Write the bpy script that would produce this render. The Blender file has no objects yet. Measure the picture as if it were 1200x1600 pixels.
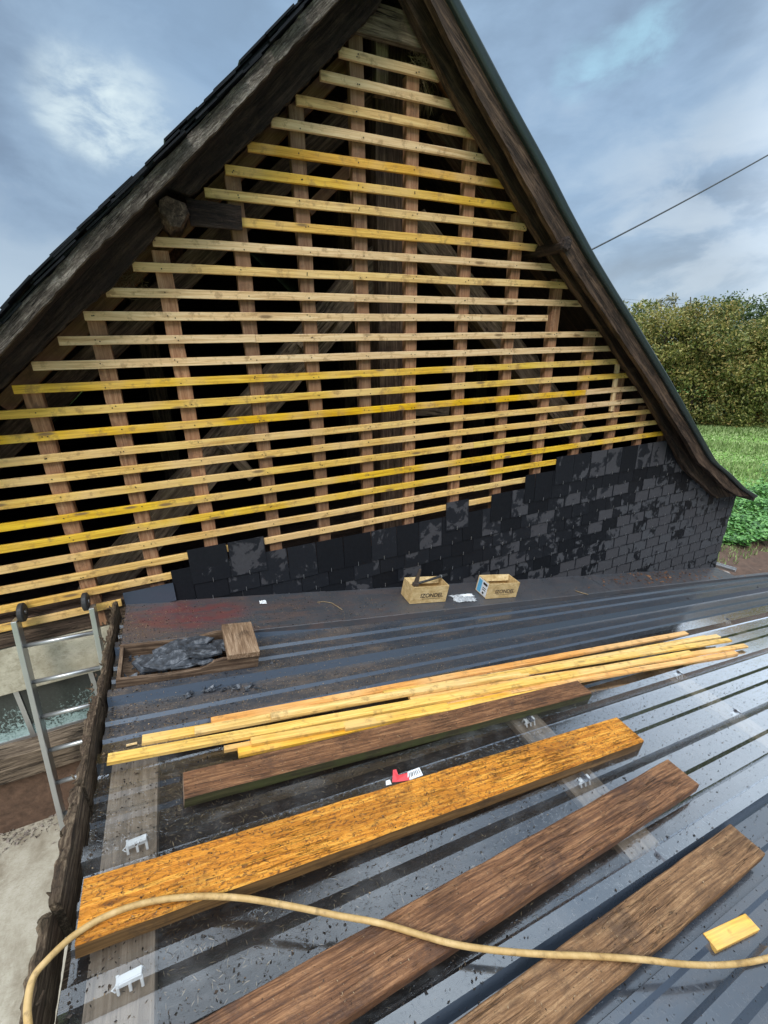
import bpy, math, random
import numpy as np
from mathutils import Matrix, Vector
random.seed(7); rng = np.random.default_rng(7)
sc = bpy.context.scene
col = sc.collection

# ------------------------------------------------------------------ camera
W, H = 1200.0, 1600.0
F = 688.825
CAM = np.array([0.0, -3.40996, -1.67718])
def _rot(p, r, y):
    cy, sy, cp, sp, cr, sr = math.cos(y), math.sin(y), math.cos(p), math.sin(p), math.cos(r), math.sin(r)
    fwd = np.array([sy*cp, cy*cp, sp]); right = np.array([cy, -sy, 0.0]); up = np.cross(right, fwd)
    return cr*right+sr*up, -sr*right+cr*up, fwd
RT, UP, FW = _rot(-0.3743697, -0.0145563, 0.4244201)
cam_d = bpy.data.cameras.new('camera'); cam = bpy.data.objects.new('camera', cam_d); col.objects.link(cam)
cam.matrix_world = Matrix(((RT[0], UP[0], -FW[0], CAM[0]), (RT[1], UP[1], -FW[1], CAM[1]), (RT[2], UP[2], -FW[2], CAM[2]), (0, 0, 0, 1)))
cam_d.sensor_fit = 'HORIZONTAL'; cam_d.sensor_width = 36; cam_d.lens = F/W*36
cam_d.clip_start = 0.02; cam_d.clip_end = 3000
sc.camera = cam
sc.render.resolution_x, sc.render.resolution_y = 768, 1024
sc.view_settings.view_transform = 'Standard'; sc.view_settings.look = 'None'
sc.view_settings.gamma = 1; sc.view_settings.exposure = 0.5
sc.cycles.max_bounces = 8; sc.cycles.transparent_max_bounces = 16

def ray(p):
    return (p[0]-W/2)/F*RT-(p[1]-H/2)/F*UP+FW
def on_wall(p, Y=0.0):            # point of the gable's plane (or one parallel to it)
    a = ray(p); return CAM+(Y-CAM[1])/a[1]*a
PN = np.array([.20, -.03, 1.0]); PZ = -3.67
def on_roof(p, h=0.0):            # point of the lean-to roof's plane
    a = ray(p); return CAM+(PZ+h-PN@CAM)/(PN@a)*a
def on_level(p, z):
    a = ray(p); return CAM+(z-CAM[2])/a[2]*a
def rz(X, Y, h=0.0): return PZ+h-.20*X+.03*Y
def R3(X, Y, h=0.0): return np.array([X, Y, rz(X, Y, h)])

# ------------------------------------------------------------------ node helper
class NT:
    def __init__(s, nt): s.nt = nt
    def n(s, typ, ins=None, **kw):
        nd = s.nt.nodes.new(typ)
        for k, v in kw.items(): setattr(nd, k, v)
        for k, v in (ins or {}).items():
            if isinstance(v, bpy.types.NodeSocket): s.nt.links.new(v, nd.inputs[k])
            elif v is not None: nd.inputs[k].default_value = v
        return nd
    def noise(s, vec, scale, detail=4, rough=.55, dist=0, out=0):
        return s.n('ShaderNodeTexNoise', {'Vector': vec, 'Scale': scale, 'Detail': detail, 'Roughness': rough, 'Distortion': dist}).outputs[out]
    def math(s, op, a, b=0.0, c=None, clamp=False):
        ins = {0: a, 1: b}
        if c is not None: ins[2] = c
        return s.n('ShaderNodeMath', ins, operation=op, use_clamp=clamp).outputs[0]
    def ramp(s, fac, stops, interp='LINEAR'):
        nd = s.n('ShaderNodeValToRGB', {0: fac}); cr = nd.color_ramp; cr.interpolation = interp
        while len(cr.elements) < len(stops): cr.elements.new(.5)
        for e, (p, c) in zip(cr.elements, stops):
            e.position = p; e.color = (c, c, c, 1) if isinstance(c, (int, float)) else (*c, 1)
        return nd.outputs[0]
    def mix(s, fac, a, b, bt='MIX'):
        nd = s.n('ShaderNodeMix', None, data_type='RGBA', blend_type=bt)
        for i, v in ((0, fac), (6, a), (7, b)):
            if isinstance(v, bpy.types.NodeSocket): s.nt.links.new(v, nd.inputs[i])
            elif isinstance(v, (int, float)): nd.inputs[i].default_value = v
            else: nd.inputs[i].default_value = (*v, 1)
        return nd.outputs[2]
    def smooth(s, x, a, b):
        return s.n('ShaderNodeMapRange', {0: x, 1: a, 2: b, 3: 0.0, 4: 1.0}, interpolation_type='SMOOTHSTEP').outputs[0]
    def mapping(s, vec, scale, loc=(0, 0, 0)):
        return s.n('ShaderNodeMapping', {'Vector': vec, 'Location': loc, 'Scale': scale}).outputs[0]
    def bump(s, h, strength=.3, dist=.01, normal=None):
        return s.n('ShaderNodeBump', {'Height': h, 'Strength': strength, 'Distance': dist, 'Normal': normal}).outputs[0]

# ------------------------------------------------------------------ sky and sun
SUN = Vector((-.42, -.55, .72)).normalized()
w = bpy.data.worlds.new('World'); sc.world = w; w.use_nodes = True
g = NT(w.node_tree); w.node_tree.nodes.clear()
sky = g.n('ShaderNodeTexSky', sky_type='NISHITA', sun_disc=False, sun_elevation=math.asin(SUN.z),
          sun_rotation=math.atan2(SUN.x, SUN.y), air_density=1.0, dust_density=2.0, ozone_density=2.0).outputs[0]
skyc = g.mix(1.0, sky, (.10, .10, .10), 'MULTIPLY')
dirv = g.n('ShaderNodeTexCoord').outputs['Generated']
sep = g.n('ShaderNodeSeparateXYZ', {0: dirv})
zup = g.math('MAXIMUM', sep.outputs[2], .0)
zz = g.math('ADD', zup, .22)
pl = g.mapping(dirv, (1.0, 1.0, 2.1), (3.3, 1.7, .4))
n1 = g.noise(pl, 2.6, 6, .52, .3)
n2 = g.noise(pl, 7.0, 7, .58, .35)
n3 = g.noise(pl, 13.0, 6, .6, .3)
brk = g.smooth(n3, .28, .66)
nn = g.math('ADD', g.math('MULTIPLY', n1, .72), g.math('MULTIPLY', n2, .28))
cloud = g.ramp(nn, [(.39, (.185, .255, .35)), (.46, (.235, .335, .465)), (.52, (.30, .425, .58)), (.60, (.42, .54, .67))])
# paler towards the horizon, as thin cloud does
hz = g.smooth(g.math('ABSOLUTE', sep.outputs[2]), .26, 0.0)
cloud = g.mix(g.math('MULTIPLY', hz, .55), cloud, (.50, .60, .70))
def dot_dir(d, a, b, nz=.0):
    d = Vector(d).normalized()
    dn = g.n('ShaderNodeVectorMath', {0: dirv, 1: tuple(d)}, operation='DOT_PRODUCT').outputs['Value']
    dn = g.math('ADD', dn, g.math('MULTIPLY', g.math('SUBTRACT', n2, .5), nz))
    return g.smooth(dn, a, b)
m = dot_dir(ray((60, 60)), .93, 1.0, .03); cloud = g.mix(g.math('MULTIPLY', m, .45), cloud, (.19, .265, .38))
m = dot_dir(ray((310, 60)), .97, 1.0, .02); cloud = g.mix(g.math('MULTIPLY', m, .5), cloud, (.32, .48, .68))
m = dot_dir(ray((180, 190)), .985, 1.0, .02); cloud = g.mix(g.math('MULTIPLY', m, .5), cloud, (.38, .52, .67))
for q_ in ((128, 165), (150, 185), (205, 178)):
    m = g.math('MULTIPLY', dot_dir(ray(q_), .9968, 1.0, .004), brk); cloud = g.mix(g.math('MULTIPLY', m, .55), cloud, (.76, .88, .90))
m = dot_dir(ray((880, 130)), .95, 1.0, .03); cloud = g.mix(g.math('MULTIPLY', m, .35), cloud, (.34, .49, .68))
for q_ in ((900, 110), (950, 90), (1000, 65), (1030, 45)):
    m = g.math('MULTIPLY', dot_dir(ray(q_), .9990, 1.0001, .0015), brk); cloud = g.mix(g.math('MULTIPLY', m, .42), cloud, (.42, .72, .88))
m = g.math('MULTIPLY', dot_dir(ray((1120, 430)), .965, 1.0, .05), g.smooth(n2, .40, .58)); cloud = g.mix(g.math('MULTIPLY', m, .45), cloud, (.60, .67, .73))
allc = g.mix(.9, skyc, cloud)
# overcast sky: brighter overhead and around the hidden sun than low down
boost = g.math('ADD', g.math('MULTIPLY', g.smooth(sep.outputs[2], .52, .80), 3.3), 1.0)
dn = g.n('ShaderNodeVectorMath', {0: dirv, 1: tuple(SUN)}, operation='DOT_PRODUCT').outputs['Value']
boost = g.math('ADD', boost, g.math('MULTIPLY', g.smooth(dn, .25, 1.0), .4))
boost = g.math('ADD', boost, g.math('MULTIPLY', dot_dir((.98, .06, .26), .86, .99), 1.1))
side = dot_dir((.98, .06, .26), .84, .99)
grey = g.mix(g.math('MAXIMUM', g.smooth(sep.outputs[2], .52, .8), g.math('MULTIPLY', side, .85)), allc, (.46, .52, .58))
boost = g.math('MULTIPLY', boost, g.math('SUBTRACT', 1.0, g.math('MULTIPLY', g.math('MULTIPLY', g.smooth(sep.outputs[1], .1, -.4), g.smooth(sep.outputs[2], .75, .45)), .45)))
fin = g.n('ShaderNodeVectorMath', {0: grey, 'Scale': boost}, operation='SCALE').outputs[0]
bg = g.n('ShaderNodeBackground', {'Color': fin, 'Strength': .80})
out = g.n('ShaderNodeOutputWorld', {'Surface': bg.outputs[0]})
sd = bpy.data.lights.new('sun', 'SUN'); sd.energy = 1.5; sd.angle = math.radians(22); sd.color = (1, .95, .87)
so = bpy.data.objects.new('sun', sd); col.objects.link(so); so.location = (-5, -8, 12)
so.rotation_euler = (-SUN).to_track_quat('-Z', 'Y').to_euler()

# ------------------------------------------------------------------ objects
WM = {}
def tag(o, label=None, cat=None, group=None, kind=None):
    if label: o['label'] = label
    if cat: o['category'] = cat
    if group: o['group'] = group
    if kind: o['kind'] = kind
    return o
def place(o, M, parent=None):
    WM[o.name] = M
    if parent is not None:
        o.parent = parent; o.matrix_basis = WM[parent.name].inverted() @ M
    else: o.matrix_basis = M
def empty(name, loc, label, cat, group=None):
    o = bpy.data.objects.new(name, None); col.objects.link(o); o.empty_display_size = .1
    place(o, Matrix.Translation(Vector(loc))); return tag(o, label, cat, group)
def frame(o, ex, hint):
    ex = np.array(ex, float); ex /= np.linalg.norm(ex); ez = np.array(hint, float); ez -= ez@ex*ex; ez /= np.linalg.norm(ez)
    ey = np.cross(ez, ex); return (np.array(o, float), ex, ey, ez)
def fmat(fr):
    o, ex, ey, ez = fr
    return Matrix(((ex[0], ey[0], ez[0], o[0]), (ex[1], ey[1], ez[1], o[1]), (ex[2], ey[2], ez[2], o[2]), (0, 0, 0, 1)))
class MB:
    """collects world-space geometry; build() links it as ONE mesh object with its own local frame"""
    def __init__(s): s.v = []; s.f = []; s.m = []
    def add(s, V, Fs, mi=0):
        b = len(s.v); s.v += [tuple(map(float, p)) for p in V]; s.f += [tuple(b+i for i in f) for f in Fs]; s.m += [mi]*len(Fs)
    def box(s, o, ex, ey, ez, a, b, c, mi=0):     # centre, axes, full sizes
        o = np.array(o, float); ex, ey, ez = (np.array(e, float) for e in (ex, ey, ez))
        V = [o+ex*a/2*i+ey*b/2*j+ez*c/2*k for i in (-1, 1) for j in (-1, 1) for k in (-1, 1)]
        s.add(V, [(0, 1, 3, 2), (4, 6, 7, 5), (0, 4, 5, 1), (2, 3, 7, 6), (0, 2, 6, 4), (1, 5, 7, 3)], mi)
    def abox(s, lo, hi, mi=0):
        lo, hi = np.array(lo, float), np.array(hi, float)
        s.box((lo+hi)/2, (1, 0, 0), (0, 1, 0), (0, 0, 1), *(hi-lo), mi)
    def prism(s, A, B, mi=0):     # two matching loops
        n = len(A); s.add(list(A)+list(B), [tuple(range(n))[::-1], tuple(range(n, 2*n))]+[(i, (i+1) % n, n+(i+1) % n, n+i) for i in range(n)], mi)
    def tube(s, P, r, n=8, mi=0, cap=True, jit=0):
        P = [np.array(p, float) for p in P]; base = len(s.v); k = len(P); V = []
        up = np.array((0, 0, 1.0))
        for i, p in enumerate(P):
            t = P[min(i+1, k-1)]-P[max(i-1, 0)]; t /= np.linalg.norm(t)
            h = up if abs(t@up) < .95 else np.array((0, 1.0, 0)); a = np.cross(t, h); a /= np.linalg.norm(a); b = np.cross(t, a)
            rr = r[i] if hasattr(r, '__len__') else r
            for j in range(n):
                q = 2*math.pi*j/n; rj = rr*(1+random.uniform(-jit, jit)); V.append(p+a*math.cos(q)*rj+b*math.sin(q)*rj)
        Fs = [(i*n+j, i*n+(j+1) % n, (i+1)*n+(j+1) % n, (i+1)*n+j) for i in range(k-1) for j in range(n)]
        if cap: Fs += [tuple(range(n))[::-1], tuple((k-1)*n+j for j in range(n))]
        s.add(V, Fs, mi)
    def build(s, name, mats, parent=None, fr=None, smooth=False, bevel=0):
        mats = mats if isinstance(mats, (list, tuple)) else [mats]
        V = np.array(s.v)
        if fr is None: fr = (V.mean(0), np.array((1., 0, 0)), np.array((0, 1., 0)), np.array((0, 0, 1.)))
        o, ex, ey, ez = fr
        L = (V-o)@np.array([ex, ey, ez]).T
        me = bpy.data.meshes.new(name); me.from_pydata(L.tolist(), [], s.f)
        for q in mats: me.materials.append(q)
        if len(mats) > 1: me.polygons.foreach_set('material_index', s.m)
        if smooth: me.polygons.foreach_set('use_smooth', [True]*len(me.polygons))
        me.update()
        ob = bpy.data.objects.new(name, me); col.objects.link(ob); place(ob, fmat(fr), parent)
        if bevel:
            md = ob.modifiers.new('bevel', 'BEVEL'); md.width = bevel; md.segments = 2; md.limit_method = 'ANGLE'
        return ob
def beam_mb(p0, p1, nrm, w, t, seg=0, jit=0.0, ch=.003, mb=None, w1=None, bow=0):
    p0, p1 = np.array(p0, float), np.array(p1, float); L = np.linalg.norm(p1-p0)
    fr = frame(p0, p1-p0, nrm); o, ex, ey, ez = fr
    n = seg or max(2, int(L/.25)); mb = mb or MB(); V = []
    sec = [(-1, -1, 0, 1), (-1, -1, 1, 0), (1, -1, -1, 0), (1, -1, 0, 1), (1, 1, 0, -1), (1, 1, -1, 0), (-1, 1, 1, 0), (-1, 1, 0, -1)]
    for i in range(n+1):
        u = i/n; wy = random.uniform(-jit, jit); wz = random.uniform(-jit, jit)*.6; ww = w if w1 is None else w+(w1-w)*u
        ww *= 1+random.uniform(-jit, jit)*2; bz = bow*4*u*(1-u)
        for a, b, c, d in sec:
            V.append(p0+ex*L*u+ey*(a*ww/2+c*ch+wy)+ez*(b*t/2+d*ch+wz+bz))
    Fs = [(i*8+j, i*8+(j+1) % 8, i*8+8+(j+1) % 8, i*8+8+j) for i in range(n) for j in range(8)]
    Fs += [tuple(range(8))[::-1], tuple(n*8+j for j in range(8))]
    mb.add(V, Fs); return mb, fr
def beam(name, p0, p1, nrm, w, t, mat, parent=None, **k):
    mb, fr = beam_mb(p0, p1, nrm, w, t, **k); return mb.build(name, mat, parent, fr)
def band(name, A, B, thick, mat, parent, jit=0, sub=5):     # strip between two 3D polylines, extruded along +Y
    def res(P):
        P = [np.array(p, float) for p in P]; o = []
        for i in range(len(P)-1):
            for k in range(sub): o.append(P[i]+(P[i+1]-P[i])*k/sub)
        return o+[P[-1]]
    def rs(P, n):
        P = np.array(res(P)); d = np.r_[0, np.cumsum(np.linalg.norm(np.diff(P, axis=0), axis=1))]; u = np.linspace(0, d[-1], n)
        return np.stack([np.interp(u, d, P[:, c]) for c in range(3)], 1)
    n = max(4, len(A)*sub); A, B = rs(A, n), rs(B, n)
    A[:, [0, 2]] += rng.uniform(-jit, jit, (n, 2)); B[:, [0, 2]] += rng.uniform(-jit, jit, (n, 2))
    T = np.array((0, thick, 0)); mb = MB(); V = []
    for a, b in zip(A, B): V += [a, b, b+T, a+T]
    Fs = [(i*4+j, i*4+(j+1) % 4, i*4+4+(j+1) % 4, i*4+4+j) for i in range(n-1) for j in range(4)]+[(3, 2, 1, 0), tuple((n-1)*4+j for j in range(4))]
    mb.add(V, Fs); return mb.build(name, mat, parent, frame(A[0], A[-1]-A[0], (0, -1, 0)))

# ------------------------------------------------------------------ materials
def newmat(name):
    m = bpy.data.materials.new(name); m.use_nodes = True; nt = m.node_tree; nt.nodes.clear(); g = NT(nt)
    o = g.n('ShaderNodeOutputMaterial'); return m, g, o
def principled(g, o, color, rough=.6, normal=None, metal=0, **k):
    ins = {'Base Color': color if isinstance(color, bpy.types.NodeSocket) else (*color, 1), 'Roughness': rough, 'Metallic': metal}
    if normal is not None: ins['Normal'] = normal
    ins.update(k); b = g.n('ShaderNodeBsdfPrincipled', ins); g.nt.links.new(b.outputs[0], o.inputs[0]); return b
def plain(name, c, rough=.6, metal=0, var=.15, scale=20, bump=0, **k):
    m, g, o = newmat(name); v = g.n('ShaderNodeTexCoord').outputs['Object']; n = g.noise(v, scale, 4)
    cc = g.mix(n, tuple(x*(1-var) for x in c), tuple(min(1, x*(1+var)) for x in c))
    principled(g, o, cc, rough, g.bump(n, bump, .01) if bump else None, metal, **k); return m
def wood(name, dark, mid, light, grain=(1.2, 26, 26), rough=.6, wet=0, bump=.35, dirt=(.03, .02, .014), dirt_amt=.3, knots=.5, tint=False, dscale=6, moss=0, blotch=0, splinter=0, bdist=.004, crack=0):
    m, g, o = newmat(name); tc = g.n('ShaderNodeTexCoord').outputs['Object']; rnd = g.n('ShaderNodeObjectInfo')
    off = g.n('ShaderNodeVectorMath', {0: tc, 1: g.n('ShaderNodeCombineXYZ', {0: g.math('MULTIPLY', rnd.outputs['Random'], 31.0), 1: g.math('MULTIPLY', rnd.outputs['Random'], 17.0), 2: 0.0}).outputs[0]}, operation='ADD').outputs[0]
    warp = g.noise(g.mapping(off, (1.5, 6, 6)), 1.0, 2, out=1)
    wv = g.n('ShaderNodeVectorMath', {0: off, 1: g.n('ShaderNodeVectorMath', {0: warp, 'Scale': .03}, operation='SCALE').outputs[0]}, operation='ADD').outputs[0]
    n1 = g.noise(g.mapping(wv, (grain[0]*1.6, grain[1]*2.4, grain[2]*2.4)), 1.0, 8, .68, .4)
    n2 = g.noise(g.mapping(wv, (grain[0]*5, grain[1]*9, grain[2]*9)), 1.0, 4, .75)
    f = g.math('ADD', g.math('MULTIPLY', n1, .65), g.math('MULTIPLY', n2, .35))
    c = g.ramp(f, [(.38, dark), (.50, mid), (.60, light)])
    big = g.noise(off, 1.7, 3)
    if tint: c = g.mix(rnd.outputs['Alpha'], c, g.mix(1.0, c, rnd.outputs['Color'], 'MULTIPLY')) ; c = g.mix(g.math('MULTIPLY', g.smooth(big, .42, .66), .8), c, g.mix(.6, c, mid))
    if knots:
        vo = g.n('ShaderNodeTexVoronoi', {'Vector': g.mapping(off, (2.6, 11, 11)), 'Scale': 1.0}); d = vo.outputs['Distance']
        k = g.math('MULTIPLY', g.smooth(d, .17, .07), knots); c = g.mix(k, c, tuple(x*.45 for x in dark))
    if blotch:
        c = g.mix(g.math('MULTIPLY', g.smooth(g.noise(g.mapping(off, (2.5, 7, 7)), 1.0, 5, .65), .48, .62), blotch), c, tuple(x*.55 for x in dark))
    if splinter:
        s1 = g.noise(g.mapping(off, (34, 75, 60)), 1.0, 4, .75, 1.0); c = g.mix(g.math('MULTIPLY', g.smooth(s1, .51, .62), splinter), c, dirt)
        f = g.math('ADD', f, g.math('MULTIPLY', s1, 1.4))
    if crack:
        cn = g.noise(g.mapping(wv, (1.3, 30, 30)), 1.0, 4, .6, .2); ck = g.smooth(g.math('ABSOLUTE', g.math('SUBTRACT', cn, .5)), .016, .002)
        ck = g.math('MULTIPLY', ck, g.smooth(g.noise(off, 2.2, 2), .42, .58)); c = g.mix(g.math('MULTIPLY', ck, crack), c, (.012, .008, .006)); f = g.math('SUBTRACT', f, g.math('MULTIPLY', ck, 1.5))
    dn = g.noise(off, dscale, 6, .7); dm = g.math('MULTIPLY', g.smooth(dn, .52, .66), dirt_amt); c = g.mix(dm, c, dirt)
    if moss: c = g.mix(g.math('MULTIPLY', g.smooth(g.noise(off, 5, 5, .7), .42, .6), moss), c, (.045, .05, .015))
    r = g.math('ADD', rough, g.math('MULTIPLY', g.math('SUBTRACT', dn, .5), -wet if wet else .3), clamp=True)
    principled(g, o, c, r, g.bump(f, bump, bdist), 0, **{'Specular IOR Level': .3}); return m
M = {}
M['batten'] = wood('batten_pine', (.47, .29, .14), (.75, .53, .30), (.88, .69, .45), rough=.65, tint=True, dirt_amt=.55, dirt=(.26, .14, .06), knots=.9, bump=.25, dscale=13)
M['lintel'] = wood('lintel_render', (.40, .36, .27), (.56, .52, .41), (.64, .60, .49), grain=(1.2, .5, .5), rough=.9, dirt_amt=.4, dirt=(.22, .18, .12), knots=0, bump=.4, splinter=.3, dscale=9)
M['lath'] = wood('lath_pine', (.44, .28, .11), (.72, .51, .25), (.86, .68, .42), rough=.5, tint=True, dirt_amt=.5, dirt=(.20, .12, .05), knots=.6, bump=.2, dscale=14)
M['stud'] = wood('stud_wood', (.17, .08, .042), (.31, .16, .088), (.44, .26, .155), grain=(1.5, 22, 22), rough=.7, dirt_amt=.5, dirt=(.10, .055, .04), knots=.6, tint=True, dscale=12)
M['old'] = wood('old_oak', (.035, .022, .016), (.095, .062, .044), (.20, .14, .10), crack=.9, grain=(1.3, 18, 18), rough=.75, dirt_amt=.5, knots=.5, bump=.7, blotch=.4, bdist=.012)
M['oldpale'] = wood('old_weathered_beam', (.07, .05, .035), (.17, .125, .088), (.30, .23, .165), crack=.9, grain=(1.6, 14, 14), rough=.8, dirt_amt=.5, knots=.4, bump=.9, bdist=.015)
M['dark'] = wood('soot_dark_board', (.014, .009, .007), (.042, .027, .021), (.10, .066, .05), crack=.8, grain=(1.6, 14, 14), rough=.72, dirt_amt=.6, dirt=(.075, .045, .032), bump=1.0, bdist=.02, dscale=16, splinter=.35)
M['rakewood'] = wood('dark_brown_rake', (.016, .011, .008), (.052, .033, .023), (.14, .09, .06), crack=.8, grain=(1.1, 12, 12), rough=.65, dirt_amt=.45, dirt=(.13, .08, .05), bump=.7, bdist=.01)
M['grey'] = wood('weathered_grey_board', (.05, .04, .033), (.19, .16, .135), (.46, .41, .36), crack=1.0, grain=(2.4, 20, 20), rough=.8, splinter=.5, dirt_amt=.6, dirt=(.045, .035, .028), bump=1.0, bdist=.02, blotch=.6, dscale=14)
M['verge'] = wood('rotten_verge', (.022, .014, .009), (.085, .055, .035), (.22, .16, .105), grain=(3, 20, 20), rough=.85, dirt_amt=.6, dirt=(.05, .035, .022), bump=1.0, bdist=.02, moss=.12)
M['orange'] = wood('orange_plank', (.34, .105, .008), (.62, .235, .022), (.78, .38, .06), crack=.25, grain=(2.0, 30, 30), rough=.48, wet=.5, dirt_amt=.55, dirt=(.055, .026, .012), knots=.8, bump=.9, blotch=.35, splinter=.75, bdist=.006, dscale=5)
M['orangeside'] = wood('orange_plank_shaded_edge', (.07, .035, .012), (.13, .07, .025), (.20, .11, .04), rough=.6, dirt_amt=.5)  # plank sides: shade painted in as a darker copy of the orange
M['brown'] = wood('brown_plank', (.06, .025, .012), (.175, .078, .034), (.33, .165, .075), crack=.55, blotch=.45, grain=(2.0, 34, 34), rough=.5, wet=.7, dirt_amt=.6, dirt=(.05, .026, .018), bump=.6, splinter=.35, bdist=.006, dscale=4)
M['tan'] = wood('tan_plank', (.085, .042, .020), (.21, .108, .048), (.35, .205, .10), crack=.55, grain=(1.8, 32, 32), rough=.5, wet=.7, dirt_amt=.75, dirt=(.075, .042, .024), bump=.6, splinter=.3, bdist=.006, dscale=3.5, blotch=.4)
M['mossy'] = wood('mossy_plank_edge', (.02, .018, .008), (.04, .036, .014), (.07, .062, .026), rough=.7, dirt_amt=.4, moss=.8)
M['endgrain'] = plain('plank_end_grain', (.20, .12, .07), .7, var=.5, scale=60, bump=.4)
M['slate_box'] = wood('crate_wood', (.05, .03, .02), (.11, .07, .045), (.22, .15, .10), grain=(1.5, 22, 22), rough=.6, dirt_amt=.5, bump=.6, bdist=.006)
M['blockwood'] = wood('block_wood', (.10, .06, .035), (.22, .14, .085), (.38, .27, .18), grain=(3, 30, 30), rough=.6, dirt_amt=.5, bump=.5)
M['purlin'] = wood('purlin_wood', (.15, .12, .09), (.24, .19, .145), (.33, .27, .21), grain=(1.4, 15, 15), rough=.8, dirt_amt=.5, dirt=(.10, .08, .06), bump=.2)
M['carton'] = wood('carton_board', (.42, .28, .12), (.56, .40, .19), (.66, .50, .27), grain=(6, 9, 9), rough=.7, dirt_amt=.6, dirt=(.30, .18, .07), knots=0, bump=.1, dscale=18)
M['nail'] = plain('nail_head', (.05, .04, .035), .5, metal=.6)
M['alu'] = plain('ladder_aluminium', (.50, .51, .52), .38, metal=.85, var=.12, scale=9, bump=.05)
M['rubber'] = plain('black_rubber', (.03, .03, .032), .6)
M['steel'] = plain('hammer_steel', (.13, .10, .08), .45, metal=.5, var=.4, scale=50, bump=.3)
M['black'] = plain('black_ink', (.03, .022, .018), .7)
M['white'] = plain('white_plastic', (.72, .74, .76), .35, var=.05)
M['red'] = plain('red_plastic', (.62, .035, .045), .3, var=.2)
M['blue'] = plain('label_blue', (.12, .42, .66), .4)
M['labelwhite'] = plain('label_paper', (.68, .70, .72), .5, var=.1)
M['screw'] = plain('screw_metal', (.10, .10, .11), .35, metal=.7)
M['trim'] = plain('zinc_trim', (.040, .055, .054), .30, metal=.3, var=.25, scale=5, bump=.08)
M['concrete'] = wood('pale_concrete', (.26, .22, .16), (.42, .38, .30), (.50, .46, .38), grain=(1.2, .5, .5), rough=.9, dirt_amt=.5, dirt=(.20, .16, .11), knots=0, bump=.4, splinter=.25, dscale=3)
M['brickdirt'] = plain('earthy_masonry', (.12, .07, .045), .95, var=.7, scale=22, bump=1.0)
M['soil'] = plain('brown_soil', (.085, .05, .034), .95, var=.7, scale=10, bump=1.0)
M['stone'] = plain('rubble_stone', (.24, .20, .17), .85, var=.4, scale=12, bump=.6)
M['bark'] = plain('bark', (.075, .06, .045), .9, var=.5, scale=12, bump=.6)
M['hose'] = wood('yellow_hose', (.36, .22, .08), (.46, .30, .12), (.54, .37, .17), grain=(5, 2, 2), rough=.5, dirt_amt=.6, dirt=(.16, .10, .045), knots=0, bump=.1, dscale=22)
M['wire'] = plain('cable_black', (.03, .032, .04), .5)
M['gloss_bag'] = plain('clear_bag', (.42, .44, .46), .15, var=.5, scale=40, bump=.6)

def mk_slate():
    m, g, o = newmat('wall_slate'); tc = g.n('ShaderNodeTexCoord').outputs['Object']; geo = g.n('ShaderNodeNewGeometry'); rnd = geo.outputs['Random Per Island']
    off = g.n('ShaderNodeVectorMath', {0: tc, 1: g.n('ShaderNodeCombineXYZ', {0: g.math('MULTIPLY', rnd, 9.0), 1: 0.0, 2: g.math('MULTIPLY', rnd, 5.0)}).outputs[0]}, operation='ADD').outputs[0]
    big = g.noise(tc, 1.6, 4, .6); blot = g.noise(off, 6.5, 6, .62, .35)
    x = g.n('ShaderNodeSeparateXYZ', {0: tc})
    # the lower and right-hand courses have dried, the upper ones are still wet
    dry = g.math('ADD', g.math('MULTIPLY', g.smooth(g.math('SUBTRACT', g.math('MULTIPLY', x.outputs[0], .22), g.math('MULTIPLY', x.outputs[2], .42)), 1.7, 3.3), .26), g.math('MULTIPLY', g.math('SUBTRACT', rnd, .5), .26))
    f = g.math('ADD', g.math('ADD', g.math('MULTIPLY', big, .12), g.math('MULTIPLY', blot, .88)), dry)
    at = g.n('ShaderNodeAttribute', attribute_name='slate_uv').outputs['Vector']; sx = g.n('ShaderNodeSeparateXYZ', {0: at})
    edge = g.math('MINIMUM', g.math('MINIMUM', sx.outputs[0], sx.outputs[1]), sx.outputs[2])
    ej = g.math('ADD', edge, g.math('MULTIPLY', g.math('SUBTRACT', g.noise(tc, 25, 3), .5), .02))
    wetm = g.math('MULTIPLY', g.smooth(f, .615, .66), g.smooth(ej, .004, .011))
    fine = g.noise(off, 30, 5, .7)
    wetc = g.mix(g.math('MULTIPLY', g.math('ADD', fine, rnd), .5), (.004, .0045, .006), (.022, .024, .030))
    dryc = g.mix(fine, (.040, .042, .048), (.095, .099, .110)); dryc = g.mix(g.math('MULTIPLY', rnd, .5), dryc, (.045, .04, .044))
    c = g.mix(wetm, wetc, dryc)
    r = g.math('ADD', g.math('MULTIPLY', wetm, .2), .45)
    principled(g, o, c, r, g.bump(g.noise(g.mapping(off, (1, 1, .8)), 22, 6, .7), .5, .004), 0, **{'Specular IOR Level': .16}); return m
M['slate'] = mk_slate()
def mk_chip_slate():
    m, g, o = newmat('broken_slate'); tc = g.n('ShaderNodeTexCoord').outputs['Object']; n = g.noise(tc, 18, 6, .7)
    principled(g, o, g.ramp(n, [(.35, (.012, .014, .018)), (.52, (.045, .052, .064)), (.66, (.17, .18, .20))]), .45, g.bump(n, .7, .006)); return m
M['chipslate'] = mk_chip_slate()

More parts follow.
